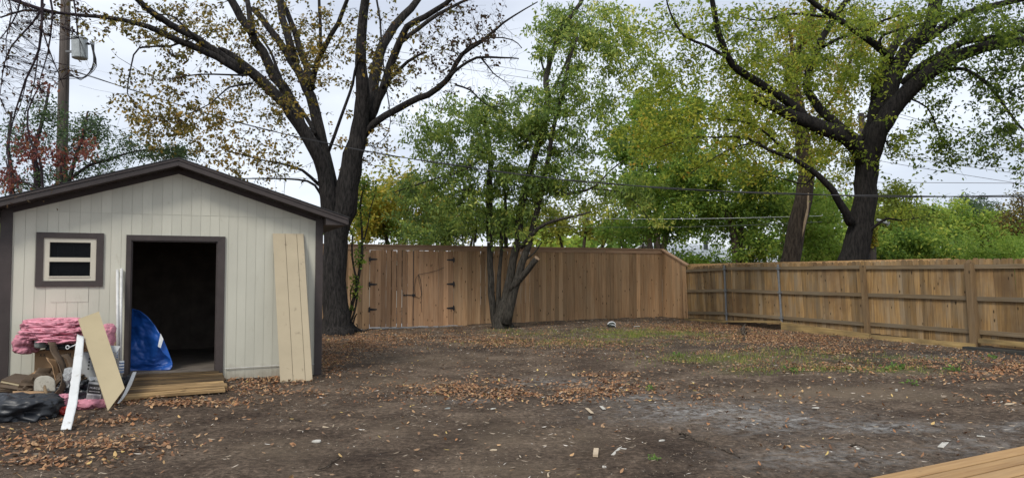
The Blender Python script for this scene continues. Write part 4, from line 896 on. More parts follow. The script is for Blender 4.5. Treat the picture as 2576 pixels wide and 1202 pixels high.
# --- big dark tree on the right, beyond the picket fence
C = Tree(4); DC = 19.5; bC = P(2126, 730, DC); bC[2] = .3
for pts, wd, yy_ in [
    ([(890, 1290), (930, 1230), (955, 1160), (985, 1040), (1005, 930), (1025, 800), (1032, 700), (1036, 610)], [84, 74, 66, 60, 55, 56, 60], DC),
    ([(1015, 740), (985, 655), (930, 592), (820, 555), (700, 500), (600, 455), (510, 415)], [26, 44, 42, 32, 27, 24], [DC, 19, 18.4]),
    ([(1040, 640), (1080, 490), (1130, 360), (1175, 260), (1230, 180), (1300, 105), (1330, 0), (1340, -70)], [54, 42, 36, 32, 30], [DC, 19.6, 19.8]),
    ([(1022, 800), (1040, 700), (1062, 610), (1100, 530), (1160, 440), (1260, 350), (1360, 280), (1480, 220), (1600, 190), (1720, 180), (1850, 200)], [30, 46, 50, 42, 36, 30, 24, 20], [DC, 18.6, 17.6]),
    ([(1060, 560), (1070, 400), (1100, 290), (1150, 200), (1190, 120)], [38, 30, 22, 14], [19.8, 20.6]),
    ([(1180, 370), (1250, 300), (1350, 240), (1450, 180), (1600, 160), (1740, 130)], [24, 20, 16, 12], [19.4, 18.2]),
    ([(1200, 240), (1320, 150), (1450, 60), (1600, 20), (1740, -10)], [22, 18, 14], [19.7, 19]),
    ([(1000, 620), (955, 590), (860, 510), (790, 430), (760, 370), (790, 260), (830, 170), (880, 80), (950, -10), (1000, -60)], [26, 22, 18, 15, 12], [19.2, 20, 20.5]),
    ([(830, 205), (900, 170), (950, 155)], [10, 8, 5], 20.3),
    ([(770, 530), (680, 440), (600, 390), (500, 330), (440, 280), (400, 200), (370, 100), (350, 0), (345, -60)], [24, 20, 15, 11], [19, 18.2, 17.6]),
    ([(430, 260), (330, 200), (230, 160), (170, 60), (150, -20)], [9, 6, 4], [18, 17.2]),
    ([(1145, 275), (1080, 210), (1000, 150), (900, 80), (800, 20), (740, -30)], [20, 17, 14, 11], [19.6, 18.8]),
    ([(1080, 200), (1095, 155), (1200, 120), (1290, 100)], [9, 7, 5], 19.2),
    ([(955, 970), (935, 930), (895, 860), (850, 800), (780, 740), (700, 690), (600, 655), (500, 600), (380, 598), (250, 600), (100, 650)], [24, 19, 15, 11, 7, 4, 2], [19.3, 18.6, 17.6]),
    ([(800, 755), (760, 800), (700, 790), (600, 760)], [6, 4, 2], [19, 18.6]), ([(560, 620), (450, 640), (340, 700), (250, 760)], [6, 3, 2], [18.3, 17.5]), ([(700, 690), (560, 560), (420, 520), (250, 520)], [7, 4, 2], [18.8, 17.8]),
    ([(1370, 305), (1450, 300), (1540, 360), (1600, 430), (1680, 540), (1740, 600)], [10, 8, 5], [18.4, 17.2]),
    ([(1200, 425), (1290, 470), (1330, 560), (1360, 640), (1400, 680)], [5, 3.5, 1.5], [18.9, 18.4]),
    ([(1020, 1010), (1060, 985), (1110, 950), (1180, 960), (1280, 940)], [10, 6, 2], [19.3, 18.8]),
    ([(1060, 580), (1100, 600), (1120, 640)], [7, 5, 3], 19.1), ([(880, 80), (700, 60), (560, 90), (430, 60)], [8, 5, 3], [20, 19]), ([(1000, 150), (1100, 90), (1200, 60)], [8, 4], [19, 18.4])]:
    C.limb(pts, wd, Z4, yy_)
z4 = lambda L_: [(*Z4(e[0], e[1]), e[2] * .5779, e[3] * .5779, *e[4:]) for e in L_]
ellC = z4([(250, 90, 200, 110, 16.5, 21), (550, 90, 250, 100, 17, 22), (850, 90, 250, 100, 17.5, 22), (1150, 60, 250, 80, 17, 21.5), (1480, 70, 270, 100, 16.5, 20.5, 16000), (1650, 200, 120, 120, 16.5, 19.5, 8000), (400, 270, 230, 130, 17, 21), (650, 260, 180, 140, 18, 22), (900, 300, 160, 140, 18.5, 22), (250, 450, 210, 130, 16.5, 21), (130, 380, 120, 120, 17, 21, 8000), (500, 500, 230, 110, 17.5, 21), (250, 640, 220, 110, 17, 20.5), (500, 700, 200, 110, 17.5, 20.5), (100, 600, 110, 130, 17, 20.5, 9000),
           (760, 620, 140, 120, 18.5, 21), (1000, 320, 90, 90, 19, 22, 6000), (1300, 200, 220, 80, 17, 21), (1400, 330, 130, 60, 17, 19.5, 5000), (1640, 420, 90, 150, 16.5, 18.5, 6000), (1680, 640, 70, 130, 16.5, 18.3, 5000), (1560, 600, 60, 110, 16.8, 18, 2500), (1370, 640, 60, 110, 18, 19, 3000), (1180, 620, 70, 140, 18.6, 20, 3200), (1330, 740, 90, 50, 18.2, 19, 900), (1200, 920, 110, 60, 18.2, 20, 4500), (880, 700, 90, 110, 18.8, 20.5, 5000), (60, 200, 80, 130, 17, 20, 4000), (1100, 450, 60, 80, 19.8, 21.5, 1500), (1120, 720, 60, 60, 18.6, 19.6, 900), (1250, 420, 70, 60, 18.6, 20, 1800)])
tC1 = C.sample(ellC, 240); C.grow(tC1, rk=.010, sides=5, lift=.04); C.grow(clumped(C, tC1, ellC, 2700, .45, .35), rk=.005, rmin=.003, sides=3, seg=.5, sag=.14)
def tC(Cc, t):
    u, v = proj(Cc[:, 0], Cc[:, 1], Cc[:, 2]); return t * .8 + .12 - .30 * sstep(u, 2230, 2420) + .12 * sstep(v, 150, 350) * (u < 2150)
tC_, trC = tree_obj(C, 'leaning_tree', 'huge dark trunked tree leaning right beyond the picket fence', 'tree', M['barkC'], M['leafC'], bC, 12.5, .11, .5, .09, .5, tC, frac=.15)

# --- split trunk tree behind it
D = Tree(5); DD = 23.5; bD = P(1985, 720, DD); bD[2] = .3
D.limb([(670, 1290), (685, 1190), (700, 1100), (722, 1000), (748, 860), (762, 760), (748, 640), (735, 560), (722, 450), (690, 330), (700, 250), (760, 150), (790, 60), (800, -40)], [50, 46, 42, 36, 28, 20, 14], Z4, [DD, DD, 24])
D.limb([(700, 260), (690, 140), (650, 60)], [10, 6], Z4, 24); D.limb([(760, 150), (830, 90), (860, 0)], [12, 8], Z4, 24.3); D.limb([(735, 570), (800, 520), (900, 400), (960, 250), (980, 100)], [12, 9, 5], Z4, [23.8, 24.6])
ellD = z4([(850, 250, 200, 170, 22.5, 26), (700, 100, 200, 110, 22.5, 26), (1050, 120, 220, 110, 22.5, 26), (600, 350, 180, 140, 22.5, 25.5), (880, 480, 140, 120, 22.5, 25), (600, 560, 180, 130, 22.5, 25.5), (820, 640, 120, 90, 22.5, 25)])
tD1 = D.sample(ellD, 80); D.grow(tD1, rk=.010, sides=4); D.grow(clumped(D, tD1, ellD, 700, .5), rk=.005, sides=3, seg=.6, sag=.1)
tD_, _ = tree_obj(D, 'split_trunk_tree', 'tree with a peeled split trunk standing left of the leaning tree', 'tree', M['barkD'], M['leafD'], bD, 22, .125, .5, .12, .5, frac=.2)
pe = MB(); qs = [(770, 840), (768, 880), (762, 930), (752, 980), (744, 1030)]; pq = [P(*Z4(x_, y_), DD - .24) for x_, y_ in qs]
q, r = resample(pq, [.02, .045, .05, .04, .01], .15); pe.tube(q, r, 8); pe.build('bare_wood_strip', M['peel'], tD_, world=True, smooth=True)

# --- background trees
def bgtree(seed, name, label, bm, lm, base_uv, Y, stems, ells, n1, n2, per, size, wr=.5, spread=.15, tintf=None, cat='tree', mapf=ID, keep=1.0, frac=.1):
    T = Tree(seed); p = P(base_uv[0], base_uv[1], Y); p[2] = .2
    for pts, wd, yy_ in stems: T.limb(pts, wd, mapf, yy_)
    t1 = T.sample(ells, n1); T.grow(t1, rk=.012, sides=4, lift=.05); T.grow(clumped(T, t1, ells, n2, .5, .35), rk=.006, sides=3, seg=.8, sag=.06)
    return tree_obj(T, name, label, cat, bm, lm, p, per, size, wr, spread, .4, tintf, frac=frac, keep=keep, group='trees and shrubs beyond the fences')
def stemsfrom(u0, v0, Y, tops, w_=14):
    return [([(u0, v0), ((u0 + u) / 2 + (u - u0) * .1, (v0 + v) / 2), (u, v)], [w_, w_ * .6, w_ * .3], Y) for u, v in tops]
bgtree(20, 'green_tree', 'mid green tree with two grey trunks behind the metal fence posts', M['barkD'], M['leafE'], (1860, 700), 27, [([(1852, 730), (1850, 650), (1848, 600), (1835, 550), (1815, 500)], [22, 18, 12], 27), ([(1870, 730), (1868, 650), (1862, 590), (1880, 520), (1900, 450)], [18, 14, 9], 27.2)],
       [(1830, 450, 160, 90, 25.5, 29), (1750, 515, 140, 60, 25.5, 29), (1900, 550, 120, 70, 26, 29), (1900, 635, 90, 15, 25.5, 28, 4000), (1700, 430, 130, 90, 26, 29)], 60, 800, 30, .15)
bgtree(21, 'bright_green_tree', 'bright green rounded tree rising behind the fence corner', M['barkD'], M['leafF'], (1650, 700), 33, stemsfrom(1650, 730, 33, [(1620, 450), (1700, 400), (1660, 300)], 22),
       [(1680, 280, 110, 90, 31, 35), (1640, 350, 110, 80, 31, 35), (1720, 400, 120, 100, 31, 35), (1610, 470, 80, 80, 31, 35), (1700, 495, 120, 60, 31, 35)], 40, 620, 30, .19)
bgtree(22, 'yellow_tree', 'yellowing tree behind the fence left of the multi stemmed tree', M['barkD'], M['leafD'], (1000, 700), 29, stemsfrom(1000, 730, 29, [(960, 520), (1030, 480), (1080, 540)], 16),
       [(980, 500, 70, 55, 27.5, 31), (1050, 470, 70, 50, 27.5, 31), (930, 540, 50, 50, 27.5, 30, 5000), (1080, 550, 90, 50, 27.5, 31)], 30, 420, 26, .17, tintf=lambda C_, t: t * .6 + .3)  # yellow leaves, with tint raised to paint a sunlit look into the crown
bgtree(23, 'pale_green_tree', 'pale green low tree behind the tall fence right of gate', M['barkD'], M['leafE'], (1150, 700), 31, stemsfrom(1150, 730, 31, [(1100, 560), (1200, 540), (1260, 560)], 14),
       [(1120, 565, 110, 30, 29.5, 33), (1250, 550, 110, 45, 29.5, 33), (1000, 565, 90, 30, 29, 32, 4000)], 25, 330, 24, .17, keep=.8)
bgtree(24, 'olive_tree', 'loose yellow green tree behind the tall fence right of the stems', M['barkD'], M['leafD'], (1450, 700), 30, stemsfrom(1450, 730, 30, [(1400, 560), (1480, 520), (1540, 560)], 14),
       [(1440, 570, 120, 45, 28.5, 32), (1540, 550, 90, 60, 28.5, 32), (1390, 520, 90, 50, 29, 32, 4000)], 25, 330, 20, .16, keep=.75, tintf=lambda C_, t: t * .75)
bgtree(25, 'tall_shrub', 'lime green shrub seen behind the dip at the fence corner', M['barkD'], M['leafF'], (1600, 700), 27, stemsfrom(1600, 730, 27, [(1560, 600), (1620, 590), (1680, 610)], 8),
       [(1570, 575, 70, 25, 26, 29), (1650, 560, 50, 15, 26, 29, 2500), (1765, 660, 70, 4, 25.5, 26.5, 1800), (1720, 560, 60, 15, 26, 29)], 20, 300, 26, .14, cat='shrub')
bgtree(26, 'yellow_green_shrub', 'yellow green shrub between the two dark trunks', M['barkD'], M['leafF'], (2070, 700), 28, stemsfrom(2070, 730, 28, [(2050, 600), (2090, 590), (2030, 620)], 8),
       [(2060, 590, 55, 50, 26.5, 30), (2080, 640, 60, 30, 26, 29), (2060, 520, 50, 50, 27, 30, 4000)], 18, 260, 28, .15, cat='shrub', tintf=lambda C_, t: t * .6 + .35)
bgtree(27, 'dense_shrub', 'dark green dense shrub right of the small utility pole', M['barkD'], M['leafE'], (2300, 700), 27, stemsfrom(2300, 730, 27, [(2240, 620), (2310, 600), (2400, 610)], 8),
       [(2270, 610, 70, 45, 25.5, 29), (2370, 620, 80, 40, 25.5, 29), (2230, 640, 30, 25, 25.5, 27, 2000)], 20, 380, 32, .15, cat='shrub')
bgtree(28, 'round_green_tree', 'fresh green spreading tree beyond the right picket fence', M['barkD'], M['leafE'], (2330, 700), 33, stemsfrom(2330, 730, 33, [(2270, 580), (2350, 560), (2440, 580)], 14),
       [(2270, 560, 70, 45, 31, 36), (2360, 560, 80, 38, 31, 36), (2450, 585, 80, 45, 31, 36), (2540, 610, 60, 45, 31, 35)], 30, 520, 30, .18, tintf=lambda C_, t: t * .8 + .2)
bgtree(29, 'feathery_tree', 'feathery dark green tree top standing above the right hand shrubs', M['barkD'], M['leafG'], (2460, 700), 38, stemsfrom(2460, 730, 38, [(2430, 545), (2470, 530), (2500, 550)], 8),
       [(2460, 535, 55, 28, 36.5, 40), (2410, 560, 30, 20, 37, 39.5, 900)], 18, 200, 34, .2, wr=.2)
bgtree(30, 'lime_shrub', 'lime yellow shrub above the pickets near the right edge', M['barkD'], M['leafF'], (2510, 700), 23, stemsfrom(2510, 730, 23, [(2470, 650), (2530, 640)], 6),
       [(2500, 650, 70, 22, 22, 25), (2540, 620, 40, 22, 22, 25, 2000), (2440, 652, 30, 10, 22, 24, 500)], 14, 170, 26, .13, cat='shrub', tintf=lambda C_, t: t * .6 + .3)
bgtree(31, 'brownish_tree', 'half bare brownish tree at the far right edge', M['barkP'], M['leafA'], (2580, 700), 31, stemsfrom(2590, 730, 31, [(2540, 540), (2570, 500), (2600, 480), (2560, 560)], 10),
       [(2560, 570, 50, 50, 29.5, 33), (2580, 530, 50, 45, 29.5, 33, 2500)], 25, 220, 12, .14)
bgtree(32, 'autumn_shrub', 'yellow orange shrub right of the leaning trunk', M['barkD'], M['leafD'], (2230, 700), 30, stemsfrom(2240, 730, 30, [(2220, 560), (2270, 540), (2300, 560)], 9),
       [(2240, 540, 50, 50, 28.5, 32), (2290, 560, 60, 30, 28.5, 32), (2260, 490, 40, 25, 29, 31, 1200)], 18, 230, 22, .15, cat='shrub', tintf=lambda C_, t: t * .55)
bgtree(33, 'hedge_tree', 'mid green tree filling the background behind the split trunk', M['barkD'], M['leafE'], (1960, 700), 36, stemsfrom(1950, 730, 36, [(1900, 560), (1980, 500), (2080, 560)], 14),
       [(1950, 520, 120, 80, 34, 38), (2060, 520, 90, 80, 34, 38), (1800, 560, 120, 60, 34, 38), (1950, 600, 120, 30, 34, 37)], 30, 480, 26, .2)
bgtree(34, 'thin_tree', 'thin sparse tree glimpsed between gate and multi stemmed tree', M['barkD'], M['leafB'], (1180, 700), 26, stemsfrom(1180, 730, 26, [(1160, 560), (1200, 500), (1120, 520)], 8),
       [(1160, 550, 70, 50, 25, 27), (1090, 580, 70, 30, 25, 27, 2500)], 20, 160, 18, .15)

# --- tree behind the shed, with rusty creeper, at left
E = Tree(6); DE = 17.5
E.limb([(185, 1100), (190, 950), (180, 850), (170, 760), (200, 650), (230, 540), (250, 420)], [18, 16, 12, 8, 5], Z1, DE); E.limb([(300, 1100), (350, 900), (390, 760), (430, 640), (440, 560)], [14, 10, 6, 4], Z1, 18); E.limb([(350, 900), (450, 830), (560, 800), (680, 760), (860, 750)], [9, 6, 3], Z1, [18, 18.5]); E.limb([(60, 1100), (60, 900), (40, 740), (60, 560)], [14, 10, 5], Z1, 17.2)
z1 = lambda L_: [(*Z1(e[0], e[1]), e[2] * .5006, e[3] * .5006, *e[4:]) for e in L_]
ellE = z1([(90, 930, 130, 60, 16.5, 19), (450, 640, 120, 80, 17, 19.5, 5000), (560, 740, 160, 90, 17, 19.5), (470, 850, 160, 50, 17, 19.5), (760, 780, 110, 40, 17.5, 19.5, 3500), (900, 770, 100, 40, 17.5, 19.5, 3500), (330, 700, 140, 120, 16.5, 19, 5000), (220, 560, 120, 80, 16.5, 18.5, 2500), (260, 880, 130, 60, 16.5, 18.5), (80, 700, 70, 120, 16.5, 18.5, 2500)])
E.grow(E.sample(ellE, 80), rk=.009, sides=4); E.grow(E.sample(ellE, 640), rk=.005, rmin=.003, sides=3, seg=.5)
tree_obj(E, 'dark_leaved_tree', 'dark green thin leaved tree rising behind the shed roof', 'tree', M['barkP'], M['leafG'], P(93, 700, DE) * [1, 1, 0], 13, .085, .45, .12, .3, frac=.2)  # dark tone is the leaves' own deep green
K = Tree(7); K.limb([(205, 1100), (215, 960), (200, 800), (150, 700), (140, 560), (200, 430)], [8, 7, 5, 3], Z1, 16.6); K.limb([(300, 1080), (310, 900), (300, 800)], [6, 4], Z1, 16.8); K.limb([(200, 950), (60, 880), (30, 800)], [5, 3], Z1, 16.6)
ellK = z1([(150, 740, 90, 120, 16, 17.2, 2200), (430, 750, 40, 70, 16.2, 17.2, 1500), (315, 830, 40, 70, 16.2, 17, 1500), (40, 890, 60, 70, 16, 17, 2200), (215, 450, 30, 50, 16, 17, 500), (250, 760, 80, 60, 16, 17, 1200)])
K.grow(K.sample(ellK, 30), rk=.007, sides=4); K.grow(K.sample(ellK, 200), rk=.004, sides=3)
tree_obj(K, 'red_creeper', 'rusty red leaved climber growing by the pole behind the shed', 'climber', M['barkP'], M['leafR'], P(103, 700, 16.6) * [1, 1, 0], 6, .10, .55, .10, .9, frac=.4, keep=.8)

# --- near tree at the left whose bare twigs hang into view
H = Tree(8); DH = 9.6; bH = np.array([-8.6, 9.4, 0.0])
H.limb([(-780, 2060), (-720, 1500), (-640, 800), (-560, 200), (-460, -300), (-200, -560), (100, -500), (260, -260)], [90, 80, 70, 60, 44, 30, 16], Z1, [9.4, 9.3, 9.6])
H.limb([(-560, 200), (-300, -20), (-100, -60), (120, 20), (270, 60), (400, 75)], [40, 22, 12, 7, 4], Z1, [9.5, 9.8])
for pts, wd in [([(250, -270), (215, -60), (212, 60), (195, 250), (130, 400), (80, 550), (60, 640), (30, 780)], [9, 8, 6, 4, 2]), ([(225, 20), (160, 120), (60, 230), (20, 330), (0, 480)], [6, 4, 2]), ([(230, -200), (255, 0), (262, 100), (240, 270), (200, 400), (205, 470)], [6, 5, 3, 1.5]),
                ([(300, -250), (370, 0), (390, 170), (400, 200)], [6, 4, 2]), ([(215, 150), (250, 260), (290, 360), (320, 440)], [4, 3, 1.5]), ([(140, 370), (110, 500), (70, 600), (20, 620)], [3, 1.5]), ([(120, -100), (90, 60), (30, 160), (-20, 220)], [5, 3, 2]),
                ([(190, 280), (170, 430), (130, 560), (110, 700)], [3.5, 2.5, 1.2]), ([(20, -60), (60, 60), (30, 200), (40, 380)], [4, 3, 1.5]), ([(60, 560), (40, 760), (60, 900), (110, 960), (135, 1010)], [1.5, 1]), ([(-120, 480), (-20, 470), (20, 540)], [6, 5, 3])]:
    H.limb(pts, wd, Z1, DH)
ellH = z1([(100, 120, 150, 130, 9, 10.4), (240, 120, 120, 100, 9, 10.4, 4000), (60, 330, 90, 140, 9.1, 10.1, 3500), (200, 330, 90, 110, 9.2, 10.1, 3500), (60, 550, 60, 110, 9.2, 10, 1500), (180, 480, 80, 70, 9.2, 10, 1300), (400, 340, 60, 60, 9.2, 10, 500), (420, 60, 60, 50, 9.4, 10, 500)])
H.grow(H.sample(ellH, 170), rk=.006, rmin=.002, sides=4, arch=.16); H.grow(H.sample(ellH, 900), rk=.003, rmin=.0015, sides=3, seg=.2, sag=.1)
hx = np.array([P(*Z1(x_, y_), 9.6) for x_, y_ in [(40, 1025), (45, 1015), (215, 1012), (262, 962), (285, 1045), (90, 985), (135, 1000), (258, 955), (292, 918), (296, 925)]])
tree_obj(H, 'bare_hanging_tree', 'nearly bare tree whose drooping dark twigs hang in from the left edge', 'tree', M['barkP'], M['leafA'], bH, 1.3, .055, .55, .03, .7, tintf=lambda C_, t: t * .5, frac=.4, keep=.35, extra=hx)

# ------------------------------------------------------------------ poles and wires
p0 = P(152, 560, 21); p1 = P(168, -120, 21)
base = p0.copy(); base[2] = 0; base[0] -= .1
up_ = thing('utility_pole', 'tall wooden utility pole behind the shed with a grey transformer', 'utility pole', base)
MB().tube([base, p0, (p0 + p1) / 2, p1], [.17, .155, .14, .12], 16).build('shaft', M['pole'], up_, world=True, smooth=True)
tb = P(201, 148, 20.75); tt_ = P(200, 99, 20.75); R_ = .205
cn = MB(); cn.tube([tb, tb + [0, 0, .02], tt_ - [0, 0, .02], tt_], [R_ * .93, R_, R_, R_ * .95], 28)
co = cn.build('transformer', M['trans'], up_, world=True)
rim = MB(); rim.tube([tt_, tt_ + [0, 0, .03]], [R_ * 1.06, R_ * 1.06], 28); rim.tube([tt_ + [0, 0, .03], tt_ + [0, 0, .07]], [R_ * .9, R_ * .5], 28); rim.build('lid', M['trans'], co, world=True)
for dx_, dy_ in ((-.07, 0), (.08, -.03)): MB().tube([tt_ + [dx_, dy_, .05], tt_ + [dx_, dy_, .22]], [.035, .02], 8).build('bushing', M['cable'], co, world=True)
for k in range(3): q = tb + [.20, -.05 + .05 * k, .42]; MB().tube([q, q + [.06, 0, .02]], .02, 6).build('terminal', M['cable'], co, world=True)
MB().box((tb[0] - .42, tb[1] + .0, tb[2] + .18), (tb[0] - .17, tb[1] + .06, tb[2] + .24)).build('bracket', M['galv'], up_, world=True)
dr = MB()
for k in range(5):
    o2 = np.array([.02 * k, .02 * k, 0]); ps = [P(226, 104, 20.7) + o2, P(233 + k, 130, 20.7), P(235 + 2 * k, 155 + 3 * k, 20.7), P(226 - 3 * k, 180 + 4 * k, 20.8), P(203 - 3 * k, 202 - 2 * k, 20.9), P(172, 180 + 3 * k, 20.95)]
    q, r = resample(ps, [.010] * 6, .15); dr.tube(q, r, 5)
dr.build('drop_cables', M['cable'], up_, world=True)

def cable(name, label, uvY, rad, m_, cat='overhead cable', twist=0):
    pts = [P(u, v, y) for u, v, y in uvY]; q, r = resample(pts, [rad] * len(pts), .8); mbb = MB()
    if twist:
        for ph in range(2):
            qq = []
            fine, _ = resample(q, [rad] * len(q), .12)
            for i, p in enumerate(fine): a = i * .22 + ph * math.pi; qq.append(p + [0, math.cos(a) * rad * .9, math.sin(a) * rad * .9])
            mbb.tube(qq, rad * .75, 5)
    else: mbb.tube(q, r, 5)
    o = mbb.build(name, m_, world=True, loc=tuple(pts[0]), smooth=True)
    return tag(o, label, cat, 'overhead cables and wires')
cable('service_cable', 'thick black twisted cable sagging across the whole yard from the transformer pole', [(172, 176, 20.8), (235, 195, 20.4), (330, 226, 20), (528, 288, 19.2), (697, 333, 18.6), (935, 383, 17.6), (1160, 418, 16.6), (1390, 449, 15.6), (1700, 475, 14.4), (1993, 488, 13.4), (2260, 494, 12.5), (2576, 493, 11.6), (2900, 484, 10.7)], .012, M['cable'], twist=1)
cable('overhead_wire', 'pale wire crossing behind the green tree just above the house roof', [(1300, 545, 24), (1588, 551, 24), (1830, 549, 24), (2068, 543, 24)], .009, M['palewire'])
cable('overhead_wire', 'lower grey wire crossing behind the green tree trunks', [(1300, 570, 24.5), (1588, 572, 24.5), (1830, 568, 24.5), (2068, 558, 24.5)], .008, M['wire'])
cable('overhead_wire', 'level thin wire just above the thick cable at right', [(1150, 452, 34), (1700, 457, 33), (2224, 459, 31), (2700, 462, 29)], .012, M['wire'])
for (lb, pts) in [('uppermost slanting wire right of the leaning trunk', [(2180, 262), (2311, 301), (2576, 357), (2750, 392)]), ('second slanting wire right of the leaning trunk', [(2180, 275), (2311, 308), (2576, 372), (2750, 414)]),
                  ('third slanting wire right of the leaning trunk', [(2180, 305), (2281, 330), (2560, 384), (2750, 420)]), ('fourth wire sagging right of the leaning trunk', [(2160, 372), (2253, 388), (2540, 425), (2750, 448)]),
                  ('fifth wire sagging right of the leaning trunk', [(2160, 378), (2258, 394), (2540, 434), (2750, 460)]), ('lowest faint slanting wire right of the leaning trunk', [(2160, 395), (2276, 416), (2540, 458), (2750, 490)])]:
    cable('overhead_wire', lb, [(u, v, 31 - k) for k, (u, v) in enumerate(pts)], .010, M['wire'])
for (lb, pts) in [('upper wire seen through the bare branches in the middle', [(620, 60), (1000, 130), (1320, 178), (1620, 232), (1770, 246)]), ('lower wire seen through the bare branches in the middle', [(620, 80), (1000, 148), (1320, 196), (1620, 238), (1770, 252)]),
                  ('faint wire left of the multi stemmed tree', [(860, 285), (1000, 306), (1250, 345), (1500, 372)])]:
    cable('overhead_wire', lb, [(u, v, 30 + k) for k, (u, v) in enumerate(pts)], .009, M['wire'])
cable('overhead_wire', 'thin wire below the thick cable between shed roof and gate', [(680, 444, 24), (900, 455, 24), (1100, 462, 24), (1400, 470, 24)], .006, M['wire'])
# two poles beyond the picket fence
b1 = P(2196, 700, 25); b1[2] = .2
sp_ = thing('short_utility_pole', 'grey wooden pole with yellow creeper just right of the leaning trunk', 'utility pole', b1)
MB().tube([b1, P(2194, 600, 25), P(2176, 420, 25.2), P(2166, 286, 25.4)], [.13, .12, .11, .10], 14).build('shaft', M['pole'], sp_, world=True, smooth=True)
MB().tube([P(2168, 296, 25.3), P(2215, 284, 25.3)], .05, 6).build('crossarm', M['pole'], sp_, world=True); MB().tube([P(2130, 330, 25.3), P(2170, 352, 25.3)], .04, 6).build('brace', M['pole'], sp_, world=True)
fx_ = MB(); fx_.tube([P(2205, 553, 24.8), P(2234, 561, 24.7)], [.05, .07], 8); fx_.tube([P(2234, 561, 24.7), P(2238, 562, 24.7)], [.11, .03], 10); fx_.build('lamp_arm', M['trans'], sp_, world=True)
rngp = np.random.RandomState(9); Cc = np.array([P(2197 + rngp.normal(0, 7), 570 + rngp.rand() * 50, 24.85) for _ in range(240)]); V, F, T = leaves(rngp, Cc, .11, .6, .5); mesh_obj('creeper', V, F, T, M['leafD'], sp_, True)
fd = MB(); c = P(2179, 649, 23.6); 
prismP(fd, [P(2171, 642, 23.5), P(2186, 641, 23.5), P(2184, 652, 23.5), P(2177, 659, 23.5)], .14)
fdo = fd.build('bird_feeder', M['crimson'], world=True); tag(fdo, 'small crimson feeder with a dark slanting lid beside the grey pole', 'bird feeder')
f2 = MB(); prismP(f2, [P(2186, 640, 23.45), P(2191, 642, 23.45), P(2181, 661, 23.45), P(2177, 660, 23.45)], .2); f2.build('lid', M['blackmetal'], fdo, world=True)
f2 = MB(); f2.tube([P(2178, 641, 23.6), P(2178, 634, 23.6)], [.03, .05], 8); f2.tube([P(2178, 634, 23.6), P(2180, 560, 23.8)], .006, 4); f2.build('hanger', M['blackmetal'], fdo, world=True)

# ------------------------------------------------------------------ neighbouring houses
def house(name, label, a0, a1, b0, dep, zw, zr, m_r, nwin):
    X, Y = xy(a0, b0); h = thing(name, label, 'house', (X, Y, .1), TH, 'neighbouring houses')
    Ln = a1 - a0
    w_ = MB(); w_.box((0, 0, -.1), (Ln, dep, zw)); w_.prism([(0, 0, zw), (0, dep, zw), (0, dep / 2, zr - .05)], (.15, 0, 0)); w_.prism([(Ln, 0, zw), (Ln, dep, zw), (Ln, dep / 2, zr - .05)], (-.15, 0, 0)); w_.build('wall', M['hwall'], h)
    r_ = MB(); 
    r_.hexa([(-.4, -.5, zw - .08), (Ln + .4, -.5, zw - .08), (Ln + .4, dep / 2, zr - .03), (-.4, dep / 2, zr - .03), (-.4, -.5, zw), (Ln + .4, -.5, zw), (Ln + .4, dep / 2, zr + .05), (-.4, dep / 2, zr + .05)])
    r_.hexa([(-.4, dep / 2 + .001, zr - .03), (Ln + .4, dep / 2 + .001, zr - .03), (Ln + .4, dep + .5, zw - .08), (-.4, dep + .5, zw - .08), (-.4, dep / 2 + .001, zr + .05), (Ln + .4, dep / 2 + .001, zr + .05), (Ln + .4, dep + .5, zw), (-.4, dep + .5, zw)])
    ro = r_.build('roof', m_r, h)
    MB().tube([(Ln * .42, dep * .3, zr - .4), (Ln * .42, dep * .3, zr + .3)], .12, 10).build('vent_pipe', M['galv'], ro)
    for k in range(nwin):
        x_ = Ln * (k + .5) / nwin; q = MB(); q.box((x_ - .6, -.04, 1.0), (x_ + .6, -.002, 2.0)); wn = q.build('window', M['foam'], h); MB().box((x_ - .52, -.05, 1.08), (x_ + .52, -.042, 1.92)).build('pane', M['glass'], wn)
    return h
pa = P(800, 650, 33); a0 = ab(pa[0], pa[1])
pa2 = P(1330, 650, 37); a1_ = ab(pa2[0], pa2[1])
house('neighbour_house', 'long low pale roofed house behind the tall fence gate', a0[0], a1_[0], 33.5, 6, 2.55, 3.35, M['roofw'], 4)
pa = P(1655, 650, 38); a0 = ab(pa[0], pa[1]); pa2 = P(2010, 650, 38); a1_ = ab(pa2[0], pa2[1])
house('neighbour_house', 'white metal roofed low house behind the corner of the fences', a0[0], a1_[0], 30.5, 5, 2.15, 3.1, M['roofw'], 3)

# far belt of woodland closing the horizon
rngw = np.random.RandomState(77); nW = 26000
an = rngw.uniform(-1.0, 1.0, nW); dist = rngw.uniform(58, 75, nW); hh = 4.6 + 1.5 * np.sin(an * 17) + 1.0 * np.sin(an * 41 + 1)
z_ = rngw.rand(nW) ** .7 * hh; Cw = np.stack([np.sin(an) * dist, np.cos(an) * dist, z_], 1) + rngw.normal(0, .2, (nW, 3))
V, F, T = leaves(rngw, Cw, .75, .7, .2, np.clip(.5 * rngw.rand(nW) + .25 + .25 * np.sin(an * 30), 0, 1))
tag(mesh_obj('distant_woodland', V, F, T, M['leafE']), 'low distant belt of green woodland on the horizon', 'woodland', kind='stuff')

